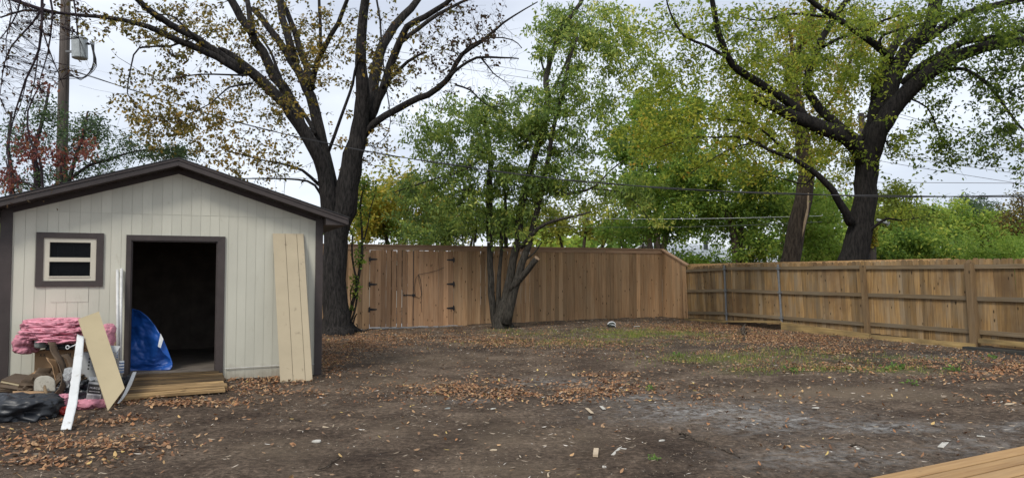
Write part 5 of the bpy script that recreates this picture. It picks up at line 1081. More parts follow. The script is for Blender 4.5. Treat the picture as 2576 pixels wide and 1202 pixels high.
# ------------------------------------------------------------------ litter, grit, grass
rg = np.random.RandomState(31)
def yard_points(n_):
    x_ = rg.uniform(-13, 15, n_); y_ = rg.uniform(4.6, 25, n_); a, b_ = ab(x_, y_)
    ok = (b_ < FB - .06) & (a < FC - .12) & ~((a > al - .05) & (a < ar + .05) & (b_ > SB - .02) & (b_ < SB + DEP + .3)); x_, y_ = x_[ok], y_[ok]
    u, v = proj(x_, y_, gz(x_, y_)); ok = (u > -200) & (u < 2780) & (v < 1260)
    return x_[ok], y_[ok], u[ok], v[ok]
def flat_leaves(x_, y_, size, lift, tilt, tint, wr):
    n_ = len(x_); z_ = gzn(x_, y_) + lift * rg.rand(n_) + .004; C_ = np.stack([x_, y_, z_], 1); th = rg.uniform(0, 2 * np.pi, n_)
    el = rg.normal(0, tilt, n_); d = np.stack([np.cos(th) * np.cos(el), np.sin(th) * np.cos(el), np.sin(el)], 1); ro = rg.normal(0, tilt, n_)
    s0 = np.stack([-np.sin(th), np.cos(th), np.zeros(n_)], 1); nn = np.cross(d, s0); s_ = s0 * np.cos(ro)[:, None] + nn * np.sin(ro)[:, None]; nn = np.cross(d, s_)
    Ls = (size * rg.uniform(.55, 1.35, n_))[:, None]; Wd = Ls * wr * rg.uniform(.7, 1.3, n_)[:, None]; cu = (rg.uniform(-.05, .28, n_))[:, None] * Ls
    Q = [C_ - d * Ls * .5 + nn * cu, C_ - d * Ls * .12 + s_ * Wd * .5 + nn * cu * .6, C_ + d * Ls * .25 + s_ * Wd * .36 + nn * cu * .6, C_ + d * Ls * .55 + nn * cu * 1.2, C_ + d * Ls * .25 - s_ * Wd * .36 + nn * cu * .6, C_ - d * Ls * .12 - s_ * Wd * .5 + nn * cu * .6]
    V = np.stack(Q, 1).reshape(-1, 3); i = np.arange(n_)[:, None] * 6; F = np.concatenate([i + [0, 1, 2, 3], i + [0, 3, 4, 5]], 1).reshape(-1, 4)
    return V, F, np.repeat(tint, 6)
x_, y_, u, v = yard_points(420000)
nn_ = fnoise(x_, y_, 1.3, 8); n3 = fnoise(x_, y_, 4.0, 9)
dd = dens(u, v, LIT) * np.clip((nn_ * .45 + n3 * .55 - .43) * 9, 0.03, 1.5) + .022 + .03 * sstep(nn_, .5, .6)
dd = np.maximum(dd, dens(u, v, PILE) * np.clip((n3 - .28) * 7, 0, 1.6))
dd *= np.where(v > 1000, .8, 1)
ok = rg.rand(len(x_)) < dd * .62; x_, y_, u, v, dd2 = x_[ok], y_[ok], u[ok], v[ok], dd[ok]
tn = np.clip(rg.beta(2.2, 2.2, len(x_)) * .95 + np.where(dd2 < .1, .1, 0) + (rg.rand(len(x_)) < .025) * .5, 0, 1)
x2, y2, u2, v2 = yard_points(420000); ok = rg.rand(len(x2)) < dens(u2, v2, PILE) * np.clip((fnoise(x2, y2, 4.0, 9) - .30) * 6, 0, 1) * .8; x2, y2 = x2[ok], y2[ok]
x_ = np.concatenate([x_, x2]); y_ = np.concatenate([y_, y2]); tn = np.concatenate([tn, np.clip(rg.beta(2.4, 2.0, len(x2)) * .95, 0, 1)])
V, F, T = flat_leaves(x_, y_, np.where(y_ > 12, .040, .049), .026, .42, tn, .50)
tag(mesh_obj('leaf_litter', V, F, T, M['litter'], loc=(0, 0, 0)), 'brown and orange fallen leaves scattered over the bare yard', 'fallen leaves', kind='stuff')
x_, y_, u, v = yard_points(420000); nn_ = fnoise(x_, y_, 2.0, 12)
ok = rg.rand(len(x_)) < (.10 + .5 * dens(u, v, LIT) + .25 * (nn_ > .55) + .2 * dens(u, v, ASH)); x_, y_ = x_[ok], y_[ok]
V, F, T = flat_leaves(x_, y_, .017, .004, .3, np.clip(rg.beta(1.7, 2.0, len(x_)) + (rg.rand(len(x_)) < .04) * .5, 0, 1), .35)
x_, y_, u, v = yard_points(26000); ok = rg.rand(len(x_)) < .35 + .6 * (fnoise(x_, y_, 1.1, 22) > .52); x_, y_ = x_[ok], y_[ok]
V2, F2, T2 = flat_leaves(x_, y_, .055, .008, .15, np.clip(rg.beta(2.2, 1.6, len(x_)), 0, 1), .13); F = np.vstack([F, F2 + len(V)]); V = np.vstack([V, V2]); T = np.concatenate([T, T2])
tag(mesh_obj('soil_crumbs', V, F, T, M['bits'], loc=(0, 0, 0)), 'small wood crumbs and pale grit trodden into the soil', 'grit', kind='stuff')
x_, y_, u, v = yard_points(700000); nn_ = fnoise(x_, y_, 2.2, 15)
ok = rg.rand(len(x_)) < np.clip(dens(u, v, GRN) * np.clip((nn_ - .42) * 6, 0, 1), 0, 1) * .8; x_, y_ = x_[ok], y_[ok]; n_ = len(x_)
C_ = np.stack([x_, y_, gzn(x_, y_) - .003], 1); th = rg.uniform(0, 6.28, n_); hgt = rg.uniform(.03, .10, n_); sd = np.stack([np.cos(th), np.sin(th), 0 * th], 1) * .0045; ln = np.stack([np.cos(th * 3), np.sin(th * 3), 0 * th], 1) * (hgt * rg.rand(n_) * .8)[:, None]
V = np.stack([C_ - sd, C_ + sd, C_ + ln + np.stack([0 * th, 0 * th, hgt], 1)], 1).reshape(-1, 3); F = np.arange(n_ * 3).reshape(-1, 3)
tag(mesh_obj('patchy_grass', V, F, np.repeat(rg.rand(n_), 3), M['grass'], loc=(0, 0, 0)), 'thin yellow green grass growing in patches on the soil', 'grass', kind='stuff')
# weeds
for i, (u, v, sc_, lb) in enumerate([(1705, 898, 1.0, 'bright green weed left of the grass patch'), (1998, 936, 1.0, 'small weed with upright leaves near the grass in mid yard'), (2292, 970, .9, 'flat green weed beside the pale dirt strip at right'), (1633, 982, .8, 'tiny weed alone among the pinkish leaves'),
                                    (1645, 1160, .5, 'little green sprig in the bottom middle of the yard'), (2400, 935, 1.1, 'yellow green weed near the dark soil at right'), (2250, 930, 1.2, 'grassy green tuft left of the yellow green weed'), (2500, 905, .9, 'pale green weed on the black soil by the fence')]):
    rw = np.random.RandomState(50 + i); c = G(u, v); n_ = 26; Cw = c + rw.normal(0, .05 * sc_, (n_, 3)) * [1.2, 1.2, .0] + np.stack([np.zeros(n_), np.zeros(n_), rw.rand(n_) * .05 * sc_ + .02], 1)
    V, F, T = leaves(rw, Cw, .06 * sc_, .6, -.2); tag(mesh_obj('weed', V, F, T, M['weed'], loc=tuple(c)), lb, 'weed', 'weeds in the yard')

# ------------------------------------------------------------------ sticks, chips and scraps on the ground
def stick(pts, r0, label, m_='stick', name='stick', fork=None):
    Q = [G(u, v) + [0, 0, .012] for u, v in pts]; q, r = resample(Q, list(np.linspace(r0, r0 * .45, len(Q))), .08, .3, np.random.RandomState(int(pts[0][0]))); k = MB(); k.tube(q, r, 6)
    if fork: f0, f1 = fork; k.tube([G(*f0) + [0, 0, .014], G(*f1) + [0, 0, .02]], [r0 * .6, r0 * .3], 5)
    return tag(k.build(name, M[m_], world=True, smooth=True), label, 'stick', 'sticks lying on the soil')
stick([(1710, 1094), (1760, 1112), (1810, 1132), (1862, 1154)], .012, 'long dark stick lying on bare soil near the pale ash', fork=((1725, 1100), (1714, 1090)))
stick([(728, 1046), (745, 1054), (758, 1061)], .013, 'short thick twig in front of the leaning tan panel', fork=((752, 1058), (760, 1064)))
stick([(1395, 998), (1420, 988), (1446, 978)], .013, 'straight pale stick on the pinkish leaf patch', 'paleroot')
stick([(1232, 950), (1270, 952), (1308, 955)], .014, 'dark branch lying in the middle of the yard', fork=((1262, 951), (1290, 944)))
stick([(1232, 845), (1250, 843)], .012, 'pale little stick at the foot of the stems', 'paleroot')
stick([(812, 1076), (840, 1070)], .012, 'short tan stick left of the yard centre', 'paleroot')
stick([(800, 1182), (830, 1170), (856, 1152)], .007, 'thin twig at the bottom edge left of centre')
stick([(2140, 1124), (2175, 1132), (2200, 1142)], .010, 'thin dark twig near the deck corner')
stick([(1380, 1202), (1383, 1190)], .009, 'pale splinter cut by the bottom edge', 'paleroot')
stick([(2140, 920), (2155, 935)], .010, 'short bleached twig beside the tuft of grass', 'paleroot')
stick([(820, 822), (838, 820), (848, 826)], .016, 'broken pale twig leaning at the foot of the big trunk', 'paleroot')
stick([(1868, 826), (1873, 845), (1870, 860)], .03, 'dark root stub near the flat edging board', 'stick')
def chip(u, v, w_, d_, h, ang_, label, m_='chipw', name='scrap'):
    w_ *= .75; d_ *= .75; c = G(u, v); k = MB(); rr_ = random.Random(int(u * 7 + v)); n_ = 7; poly = []
    for i in range(n_): a = 2 * math.pi * i / n_; f = rr_.uniform(.7, 1.1); poly.append((math.cos(a) * w_ / 2 * f, math.sin(a) * d_ / 2 * f, .004 + rr_.uniform(0, .008)))
    k.prism(poly, (0, 0, h)); o = k.build(name, M[m_], loc=(0, 0, 0)); o.location = tuple(c); o.rotation_euler = (.05, -.06, ang_)
    bv = o.modifiers.new('b', 'BEVEL'); bv.width = .002
    return tag(o, label, 'scrap', 'small pale scraps on the soil')
chip(797, 1113, .13, .075, .016, .2, 'white flat scrap lying left of the yard centre')
chip(1664, 1111, .10, .06, .012, .3, 'pale oval flake left of the long dark stick')
chip(1242, 1135, .12, .055, .012, .1, 'beige sliver lying below the yard centre', 'paleroot')
chip(1520, 1178, .06, .04, .014, .5, 'little white lump close to the bottom edge')
chip(2052, 1028, .12, .07, .01, -.5, 'white leaf shaped flake on dark soil at right')
chip(2158, 1131, .055, .06, .01, .8, 'small square white flake left of the deck')
chip(2540, 1018, .22, .09, .01, .1, 'flat tan flake near the right edge', 'paleroot')
chip(1485, 1055, .07, .045, .03, .1, 'small grey block in the middle of the soil', 'plasticgrey')
chip(1118, 1029, .26, .12, .006, .2, 'flat bluish grey patch of rubble left of centre', 'plasticgrey')
chip(1240, 1030, .10, .04, .010, .1, 'whitish sliver just right of the grey rubble')
chip(2255, 985, .05, .05, .03, .3, 'small white lump on the pale dirt strip')
chip(1602, 822, .34, .035, .018, .12, 'pale flat stick by the fence corner', 'chipw')
def slat(u0, v0, u1, v1, w_, h, label, m_='chipw'):
    a, b_ = G(u0, v0), G(u1, v1); d = b_ - a; L_ = np.linalg.norm(d[:2]); k = MB(); k.box((0, -w_ / 2, .003), (L_, w_ / 2, h)); o = k.build('scrap', M[m_], loc=(0, 0, 0)); o.location = tuple(a); o.rotation_euler = (0, 0, math.atan2(d[1], d[0]))
    bv = o.modifiers.new('b', 'BEVEL'); bv.width = .002
    return tag(o, label, 'scrap', 'small pale scraps on the soil')
slat(2366, 1126, 2385, 1107, .05, .012, 'bright white tapered offcut left of the deck')
slat(2457, 1097, 2478, 1099, .03, .01, 'thin white offcut above the deck corner')
slat(1498, 1150, 1500, 1134, .045, .03, 'small upright beige wood block near the bottom', 'paleroot')
slat(1541, 1146, 1560, 1128, .03, .012, 'bent white strip, lower piece near the beige block')
slat(1556, 1129, 1576, 1131, .03, .012, 'bent white strip, upper piece near the beige block')
slat(1476, 1027, 1490, 1040, .04, .01, 'pale wooden offcut above the small grey block', 'paleroot')
slat(1512, 1022, 1520, 1030, .04, .01, 'second pale offcut right of the wooden one')
bl0 = G(1538, 823); bb = MB(); V = []
nu, nv_ = 18, 12
for j in range(nv_ + 1):
    for i in range(nu):
        a = 2 * math.pi * i / nu; ph = (j / nv_) * math.pi - math.pi / 2; rr_ = 1 + .06 * math.sin(5 * a); V.append((.12 * rr_ * math.cos(ph) * math.cos(a), .10 * rr_ * math.cos(ph) * math.sin(a), .065 + .09 * math.sin(ph)))
bb.add(V, [(j * nu + i, j * nu + (i + 1) % nu, (j + 1) * nu + (i + 1) % nu, (j + 1) * nu + i) for j in range(nv_) for i in range(nu)])
o = bb.build('deflated_ball', M['darkball'], loc=(0, 0, 0), smooth=True); o.location = tuple(bl0); tag(o, 'dark round lump with pale bands lying by the tall fence', 'ball')
bb = MB(); bb.tube([(.11 * math.cos(a), -.06, .07 + .09 * math.sin(a)) for a in np.linspace(.2, 2.9, 12)], .012, 6); bb.tube([(.02 + .09 * math.cos(a), -.09, .02 + .06 * math.sin(a)) for a in np.linspace(.1, 1.9, 8)], .008, 6); bb.build('pale_band', M['tape'], o)

# ------------------------------------------------------------------ junk heap at the shed's left
Z6 = lambda x, y: (.2891 * x, 754.4 + .2891 * y)
def P6(x, y, Y): return P(*Z6(x, y), Y)
def lump(c, rx, ry, rz, rot, amp, fr_, seed, st=(1, 1, 1), nu=72, nv_=44, fl=1.0, ridge=False):
    V = []; cz, sz = math.cos(rot), math.sin(rot)
    for j in range(nv_ + 1):
        ph = (j / nv_) * math.pi - math.pi / 2
        for i in range(nu):
            a = 2 * math.pi * i / nu; e = .65
            cx = math.copysign(abs(math.cos(ph)) ** e, 1) ; x_ = cx * math.copysign(abs(math.cos(a)) ** e, math.cos(a)); y_ = cx * math.copysign(abs(math.sin(a)) ** e, math.sin(a)); z_ = math.copysign(abs(math.sin(ph)) ** e, math.sin(ph))
            q = Vector((x_ * rx * fr_ * st[0] + seed, y_ * ry * fr_ * st[1], z_ * rz * fr_ * st[2])); nz_ = mnoise.fractal(q, .8, 2.1, 4)
            if ridge: nz_ = -abs(nz_) * 1.6 + .35
            f = 1 + amp * nz_; x_, y_, z_ = x_ * rx * f, y_ * ry * f, z_ * rz * f * fl
            V.append((c[0] + x_ * cz - y_ * sz, c[1] + x_ * sz + y_ * cz, c[2] + z_))
    return V, [(j * nu + i, j * nu + (i + 1) % nu, (j + 1) * nu + (i + 1) % nu, (j + 1) * nu + i) for j in range(nv_) for i in range(nu)]
YP = 9.85
# pink insulation: two folded layers and a hanging end, one bundle
pk = MB()
for (x0, y0, x1, y1, th_, dY, sd) in [(225, 215, 720, 235, 52, .12, 3), (200, 275, 740, 300, 50, -.06, 5), (330, 330, 730, 345, 34, -.10, 9), (240, 180, 690, 185, 26, .20, 13)]:
    c0 = P6(x0, y0, YP + dY); c1 = P6(x1, y1, YP + dY + .15); c = (c0 + c1) / 2; V, F_ = lump(c, np.linalg.norm(c1 - c0) / 2, .27, th_ * .2891 * YP / 1860, TH * .6, .34, 4.2, sd, (.7, 1.2, 4.2), nu=110, nv_=60, ridge=True); pk.add(V, F_, .3 + .05 * sd)
V, F_ = lump(P6(238, 370, YP - .1), .115, .18, .135, 0, .35, 5, 17, (1, 1, 2), ridge=True); pk.add(V, F_, .2)
tag(pk.build('insulation_bundle', M['pink'], world=True, smooth=True), 'big folded bundle of pink insulation on top of the junk heap', 'insulation')
V, F_ = lump(P6(945, 320, 10.2), .07, .12, .17, 0, .3, 4, 23, ridge=True); q = MB(); q.add(V, F_, .6); tag(q.build('insulation_scrap', M['pink'], world=True, smooth=True), 'pink insulation end showing behind the leaning tan board', 'insulation')
V, F_ = lump(P6(545, 885, 8.75) , .10, .10, .085, 0, .35, 5, 31, ridge=True); q = MB(); q.add(V, F_, .3); tag(q.build('insulation_scrap', M['pink'], world=True, smooth=True), 'crumpled pink insulation wad right of the black bag', 'insulation')
V, F_ = lump(P6(770, 905, 8.95), .22, .12, .055, .2, .4, 5, 37, ridge=True); q = MB(); q.add(V, F_, .4); tag(q.build('insulation_scrap', M['pink'], world=True, smooth=True), 'flat pink insulation wad under the printed carton', 'insulation')
# black bag
V, F_ = lump(P6(100, 975, 8.3) + [-.03, 0, .03], .50, .30, .17, .15, .30, 2.3, 41, (.8, 1, 1.6), 110, 60, ridge=True)
V = [(x_, y_, max(z_, .0)) for x_, y_, z_ in V]; q = MB(); q.add(V, F_)
V, F_ = lump(P6(215, 880, 8.5), .15, .13, .07, 0, .45, 6, 47, nu=60, nv_=34, ridge=True); q.add(V, F_)
tag(q.build('rubbish_bag', M['bag'], world=True, smooth=True), 'crumpled black plastic rubbish bag at the lower left of the heap', 'bag')
q = MB(); prismP(q, [P6(-60, 850, 8.9), P6(125, 832, 8.9), P6(110, 860, 8.75), P6(20, 930, 8.6), P6(-60, 930, 8.6)], .03); tag(q.build('foam_sheet', M['foam'], world=True), 'white foam sheet poking out above the black bag', 'foam sheet')
# cartons
def carton(name, label, c, w_, d_, h, rz, roll, m_, pitch=0.0):
    Mx = Matrix.Translation(Vector(c)) @ Matrix.Rotation(rz, 4, 'Z') @ Matrix.Rotation(roll, 4, 'Y') @ Matrix.Rotation(pitch, 4, 'X')
    r_ = thing(name, label, 'box', M=Mx); b_ = MB(); t = .004
    b_.box((0, 0, 0), (w_, t, h)); b_.box((0, d_ - t, 0), (w_, d_, h)); b_.box((0, t, 0), (t, d_ - t, h)); b_.box((w_ - t, t, 0), (w_, d_ - t, h)); b_.box((t, t, 0), (w_ - t, d_ - t, t))
    bo = b_.build('box_body', m_, r_); 
    fl_ = MB(); fl_.hexa([(0, d_, h), (w_, d_, h), (w_, d_ + t, h), (0, d_ + t, h), (0, d_ + .08, h + .07), (w_, d_ + .08, h + .07), (w_, d_ + .084, h + .07), (0, d_ + .084, h + .07)]); fl_.build('flap', m_, r_)
    return r_, bo
def text(body, size, m_, parent, x_, z_, y_=-.002, extr=.0006, name='lettering'):
    cu = bpy.data.curves.new(name, 'FONT'); cu.body = body; cu.size = size; cu.extrude = extr; cu.materials.append(m_); o = bpy.data.objects.new(name, cu); COL.objects.link(o); o.parent = parent; o.location = (0, 0, 0)
    bpy.context.view_layer.update(); me = bpy.data.meshes.new_from_object(o.evaluated_get(bpy.context.evaluated_depsgraph_get())); bpy.data.objects.remove(o); me.name = name
    o = bpy.data.objects.new(name, me); COL.objects.link(o); o.parent = parent; o.location = (x_, y_, z_); o.rotation_euler = (math.pi / 2, 0, 0); return o
c0 = P6(297, 640, 9.85); r_, bo = carton('cardboard_box', 'brown cardboard box under the pink insulation bundle', c0, .52, .38, .30, .12, 0, M['card'])
mk = MB(); mk.box((.05, -.0015, .225), (.15, -.0003, .228)); mk.box((.05, -.0015, .262), (.15, -.0003, .265))
for k in range(2):
    xc = .075 + k * .045
    for sg_ in (-1, 1): mk.prism([(xc - .013, -.0015, .245 - sg_ * .010), (xc - .008, -.0015, .245 - sg_ * .014), (xc + .013, -.0015, .245 + sg_ * .010), (xc + .008, -.0015, .245 + sg_ * .014)], (0, .0011, 0))
mk.box((.30, -.0015, .225), (.303, -.0003, .27)); 
for k in range(4): mk.box((.36 + k * .025, -.0015, .225), (.375 + k * .025, -.0003, .265))
mk.build('printed_marks', M['ink'], r_)
c0 = P6(690, 745, 9.35); r_, bo = carton('grey_carton', 'grey carton with a column of round icons behind the white plank', c0, .30, .24, .42, .05, .09, M['greybox'])
ic = MB(); ln = MB()
for k in range(4):
    z_ = .22 + k * .042; ic.prism([(.085 + .012 * math.cos(a), -.0015, z_ + .012 * math.sin(a)) for a in np.linspace(0, 2 * math.pi, 14)[:-1]], (0, .0012, 0)); ln.box((.115, -.0015, z_ + .003), (.115 + .05 + .02 * (k % 2), -.0004, z_ + .008)); ln.box((.115, -.0015, z_ - .008), (.15 + .02 * (k % 3), -.0004, z_ - .004))
ic.build('icons', M['ink'], r_); ln.build('print_lines', M['inkgrey'], r_)
c0 = P6(742, 905, 8.95); r_, bo = carton('printed_carton', 'small white and black printed carton right of the white plank', c0, .165, .15, .27, .12, .12, M['greybox'])
pa_ = MB(); pa_.box((.004, -.002, .135), (.160, -.0004, .245)); po = pa_.build('label_panel', M['ink'], r_)
text('MURCO', .033, M['whiteink'], r_, .022, .19, -.003)
l2 = MB(); l2.box((.02, -.003, .158), (.145, -.0024, .163)); l2.box((.004, -.0015, .12), (.16, -.0003, .128)); l2.build('print_lines', M['whiteink'], r_)
l3 = MB()
for k in range(6): l3.box((.01, -.0015, .03 + k * .014), (.065, -.0004, .037 + k * .014)); l3.box((.085, -.0015, .03 + k * .014), (.15, -.0004, .037 + k * .014))
l3.build('print_columns', M['inkgrey'], r_)
q = MB(); prismP(q, [P6(775, 662, 9.2), P6(850, 670, 9.2), P6(842, 715, 9.15), P6(780, 700, 9.15)], .004); tag(q.build('paper_sheet', M['foam'], world=True), 'pale paper flap hanging over the grey carton', 'paper')
# jug, ring, plastic film
jg = MB(); c = P6(362, 415, 9.7); jg.tube([c, c + [0, 0, .02], c + [0, 0, .11], c + [.01, 0, .14], c + [.02, 0, .16]], [.07, .085, .085, .05, .025], 16); jg.tube([c + [.05, -.06, .05], c + [.10, -.09, .08], c + [.07, -.04, .12]], .012, 6)
tag(jg.build('plastic_jug', M['plasticgrey'], world=True, smooth=True), 'grey translucent plastic jug tucked under the pink bundle', 'jug')
rg_ = MB(); c = P6(588, 410, 9.55); a_ = np.linspace(0, 2 * math.pi, 20); rg_.tube([c + [math.cos(a) * .022, 0, math.sin(a) * .022] for a in a_], .006, 8); rg_.tube([c + [.03, 0, 0], c + [.09, .02, .03], c + [.14, .02, .07]], [.005, .008, .003], 6)
tag(rg_.build('tape_ring', M['tape'], world=True, smooth=True), 'small shiny white ring on top of the cardboard box', 'ring')
def crumple(name, label, cat, c, rx, ry, rz, m_, seed, amp=.5):
    V, F_ = lump(c, rx, ry, rz, .3, amp, 5.5, seed, nu=48, nv_=28, ridge=True); k = MB(); k.add(V, F_); return tag(k.build(name, M[m_], world=True), label, cat)
crumple('plastic_film', 'crumpled clear grey plastic film behind the white plank foot', 'plastic film', P6(600, 720, 9.05), .07, .08, .16, 'greybox', 61)
crumple('dark_bag', 'black plastic scrap between grey carton and printed carton', 'bag', P6(660, 790, 9.1), .22, .10, .12, 'bag', 67)
crumple('red_wrapper', 'crumpled red snack wrapper beside the foot of the white plank', 'wrapper', P6(550, 960, 8.45), .055, .05, .05, 'red', 71)
crumple('dark_bag', 'black bag stuffed under the pink bundle above the box', 'bag', P6(520, 400, 9.75), .16, .08, .05, 'bag', 73)
crumple('pink_wrapper', 'small pink scrap at the far left edge of the heap', 'wrapper', P6(10, 800, 9.2), .06, .06, .07, 'pink', 75)
# curled brown bark-like strip and cardboard pieces
def ribbon(name, label, cat, L_, R_pts, th_, m_, bend=0.0, smooth=True):
    Lq, _ = resample(L_, [1] * len(L_), .05); n_ = len(Lq); Rq, _ = resample(R_pts, [1] * len(R_pts), .05)
    Rq = np.array([Rq[int(round(i * (len(Rq) - 1) / (n_ - 1)))] for i in range(n_)]); nw = 5; V = []
    for i in range(n_):
        for j in range(nw + 1):
            s_ = j / nw; p = Lq[i] * (1 - s_) + Rq[i] * s_; p = p + np.array([0, -bend * math.sin(math.pi * s_), 0]) + np.array([0, 1, .4]) * .012 * mnoise.noise(Vector((i * .5, j * 1.3, n_))); V.append(p)
    F_ = [(i * (nw + 1) + j, i * (nw + 1) + j + 1, (i + 1) * (nw + 1) + j + 1, (i + 1) * (nw + 1) + j) for i in range(n_ - 1) for j in range(nw)]
    k = MB(); k.add(V, F_); o = k.build(name, M[m_], world=True, smooth=smooth); o.modifiers.new('thick', 'SOLIDIFY').thickness = th_; return tag(o, label, cat)
ribbon('carpet_strip', 'curled dirty brown strip arching over the heap', 'carpet strip', [P6(425, 360, 9.45), P6(440, 450, 9.3), P6(500, 540, 9.15), P6(535, 640, 9.0), P6(525, 740, 8.85), P6(470, 810, 8.7), P6(400, 870, 8.6)],
       [P6(480, 370, 9.5), P6(505, 450, 9.45), P6(560, 540, 9.3), P6(580, 650, 9.15), P6(570, 750, 9.0), P6(510, 840, 8.85), P6(420, 888, 8.7)], .012, 'cardd', .05)
ribbon('carpet_strip', 'torn brown strip folded right of the curled one', 'carpet strip', [P6(520, 480, 9.4), P6(580, 520, 9.3), P6(600, 600, 9.2)], [P6(590, 470, 9.5), P6(670, 560, 9.35), P6(640, 605, 9.25)], .008, 'cardd', .02)
ribbon('carpet_strip', 'dark brown strip behind the spade blade', 'carpet strip', [P6(330, 590, 9.2), P6(290, 660, 9.1), P6(240, 740, 9.0)], [P6(470, 590, 9.4), P6(440, 660, 9.3), P6(350, 740, 9.2)], .01, 'cardd', .05)
ribbon('cardboard_scrap', 'torn cardboard curled right behind the shovel', 'cardboard', [P6(400, 500, 9.3), P6(450, 580, 9.2), P6(480, 700, 9.05)], [P6(500, 520, 9.5), P6(520, 600, 9.35), P6(530, 720, 9.15)], .006, 'card', .03)
def sheet(name, label, cat, pts, th_, m_):
    k = MB(); prismP(k, [P6(*p) for p in pts], th_); return tag(k.build(name, M[m_], world=True), label, cat)
sheet('plywood_offcut', 'brown board with pale edge lying at the left of the heap', 'board', [(10, 705, 9.15), (215, 745, 8.95), (270, 665, 9.5), (130, 650, 9.7)], .02, 'cardd')
sheet('plywood_offcut', 'pale board edge below the brown board at left', 'board', [(10, 705, 9.13), (215, 745, 8.93), (213, 756, 8.93), (8, 716, 9.13)], .012, 'tan2')
sheet('white_offcut', 'cream strip lying along the top of the brown board', 'board', [(125, 652, 9.72), (270, 668, 9.52), (262, 690, 9.45), (160, 668, 9.6)], .012, 'cream')
sheet('cardboard_scrap', 'flattened cardboard piece above the black bag', 'cardboard', [(110, 790, 8.85), (390, 790, 8.85), (400, 885, 8.55), (245, 830, 8.62), (110, 850, 8.7)], .006, 'card')
sheet('cardboard_scrap', 'small folded cardboard flap left of the shovel handle', 'cardboard', [(300, 790, 8.7), (385, 795, 8.72), (375, 830, 8.6), (300, 820, 8.6)], .006, 'card')
sheet('cardboard_scrap', 'orange brown cardboard left of the brown box', 'cardboard', [(255, 650, 9.5), (350, 590, 9.7), (320, 640, 9.5), (270, 690, 9.4)], .006, 'card')
sheet('cardboard_scrap', 'long cardboard strip sagging under the brown board', 'cardboard', [(0, 735, 9.05), (120, 740, 9.0), (290, 770, 8.9), (240, 790, 8.85), (110, 770, 8.9), (0, 755, 9.0)], .008, 'cardd')
crumple('heap_rubble', 'dark dirt and mixed rubbish under the left of the heap', 'rubbish', P6(180, 860, 9.35), .75, .45, .20, 'cardd', 81, .4)
crumple('heap_rubble', 'dark dirt and mixed rubbish under the curled brown strip', 'rubbish', P6(480, 830, 9.25), .35, .35, .28, 'cardd', 83, .4)
# shovel
cS = P6(388, 730, 8.72); sh = thing('shovel', 'clay caked shovel blade up with a broken handle stub', 'shovel', tuple(cS), 0)
def bladef(s_, t): 
    x_ = (s_ - .5) * 2; u_ = 388 + x_ * 94 * (1 - .12 * t ** 3) * (1 if t < .6 else math.sqrt(max(0, 1 - ((t - .6) / .42) ** 2)) * .9 + .1); v_ = 792 - t * 135
    return P6(u_, v_, 8.72 + .05 * t + .03 * x_ * x_)
V, F_ = grid_surface(bladef, 16, 14); k = MB(); k.add(V, F_); ob = k.build('blade', M['clay'], sh, world=True, smooth=True); ob.modifiers.new('thick', 'SOLIDIFY').thickness = .004
k = MB(); k.tube([P6(388, 745, 8.70), P6(395, 790, 8.62), P6(410, 855, 8.48)], [.012, .019, .019], 12); k.build('handle', M['lowp'], sh, world=True, smooth=True)
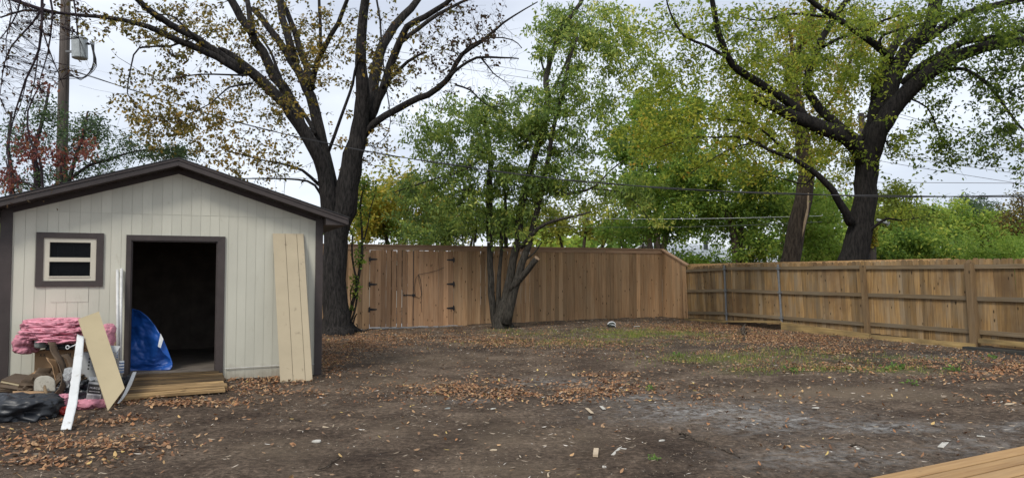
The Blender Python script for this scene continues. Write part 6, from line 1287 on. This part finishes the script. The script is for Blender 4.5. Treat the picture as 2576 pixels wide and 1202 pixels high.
# leaning boards
q = MB(); prismP(q, [P6(940, 960, 8.62), P6(1085, 765, 9.0), P6(860, 98, 9.8), P6(680, 165, 9.68)], .014)
tag(q.build('leaning_board', M['tan2'], world=True), 'tan board leaning diagonally across the junk heap', 'board')
ribbon('white_plank', 'long narrow white plank propped on the front of the heap', 'plank', [P6(672, 303, 9.42), P6(640, 545, 9.0), P6(618, 700, 8.6), P6(590, 900, 8.1), P6(530, 1130, 7.68)], [P6(730, 325, 9.42), P6(716, 545, 9.0), P6(698, 700, 8.6), P6(672, 900, 8.1), P6(620, 1130, 7.7)], .012, 'whiteplank')
Z5 = lambda x, y: (.5376 * x, 555.9 + .5376 * y)
ribbon('trim_strip', 'curved white trim strip leaning on the left end of the ramp', 'trim strip', [P(*Z5(622, 706), 10.1), P(*Z5(600, 755), 9.7), P(*Z5(575, 810), 9.4), P(*Z5(548, 852), 9.1)], [P(*Z5(639, 706), 10.1), P(*Z5(612, 770), 9.7), P(*Z5(582, 822), 9.4), P(*Z5(552, 856), 9.1)], .008, 'whiteplank')
k = MB(); k.tube([onb(*Z5(551, 690), SB - .3), onb(*Z5(549, 228), SB - .05)], .020, 12); tag(k.build('plastic_pipe', M['pvc'], world=True, smooth=True), 'left white plastic pipe leaning upright beside the doorway', 'pipe', 'white pipes by the doorway')
k = MB(); k.tube([onb(*Z5(562, 722), SB - .28), onb(*Z5(568, 222), SB - .05)], .020, 12); tag(k.build('plastic_pipe', M['pvc'], world=True, smooth=True), 'right white plastic pipe nearest the door frame', 'pipe', 'white pipes by the doorway')
k = MB(); k.tube([onb(*Z5(536, 650), SB - .3), onb(*Z5(541, 500), SB - .18)], .012, 8); tag(k.build('wooden_stick', M['cut'], world=True), 'thin wooden stick left of the white pipes', 'stick')
for (x0, y0, x1, y1, lb) in [(990, 440, 1024, 505, 'blue and white wrapped roll behind the tan board, upper one'), (1036, 530, 1076, 640, 'blue and white wrapped roll by the door frame, lower one')]:
    c = P6((x0 + x1) / 2, y1, 10.15); h_ = (y1 - y0) * .2891 * 10.15 / 1860; r_ = (x1 - x0) / 2 * .2891 * 10.15 / 1860
    rt_ = thing('wrapped_roll', lb, 'roll', tuple(c)); k = MB(); k.tube([c, c + [0, 0, h_]], r_, 16); k.build('wrap', M['foam'], rt_, world=True, smooth=True)
    k = MB()
    for j in range(4): k.tube([c + [0, 0, h_ * (.12 + .22 * j)], c + [0, 0, h_ * (.22 + .22 * j)]], r_ * 1.02, 16)
    k.build('printed_bands', M['bluelabel'], rt_, world=True)
crumple('dark_bag', 'black plastic scrap at the foot of the door frame', 'bag', P6(1085, 700, 9.9), .07, .07, .07, 'bag', 91)
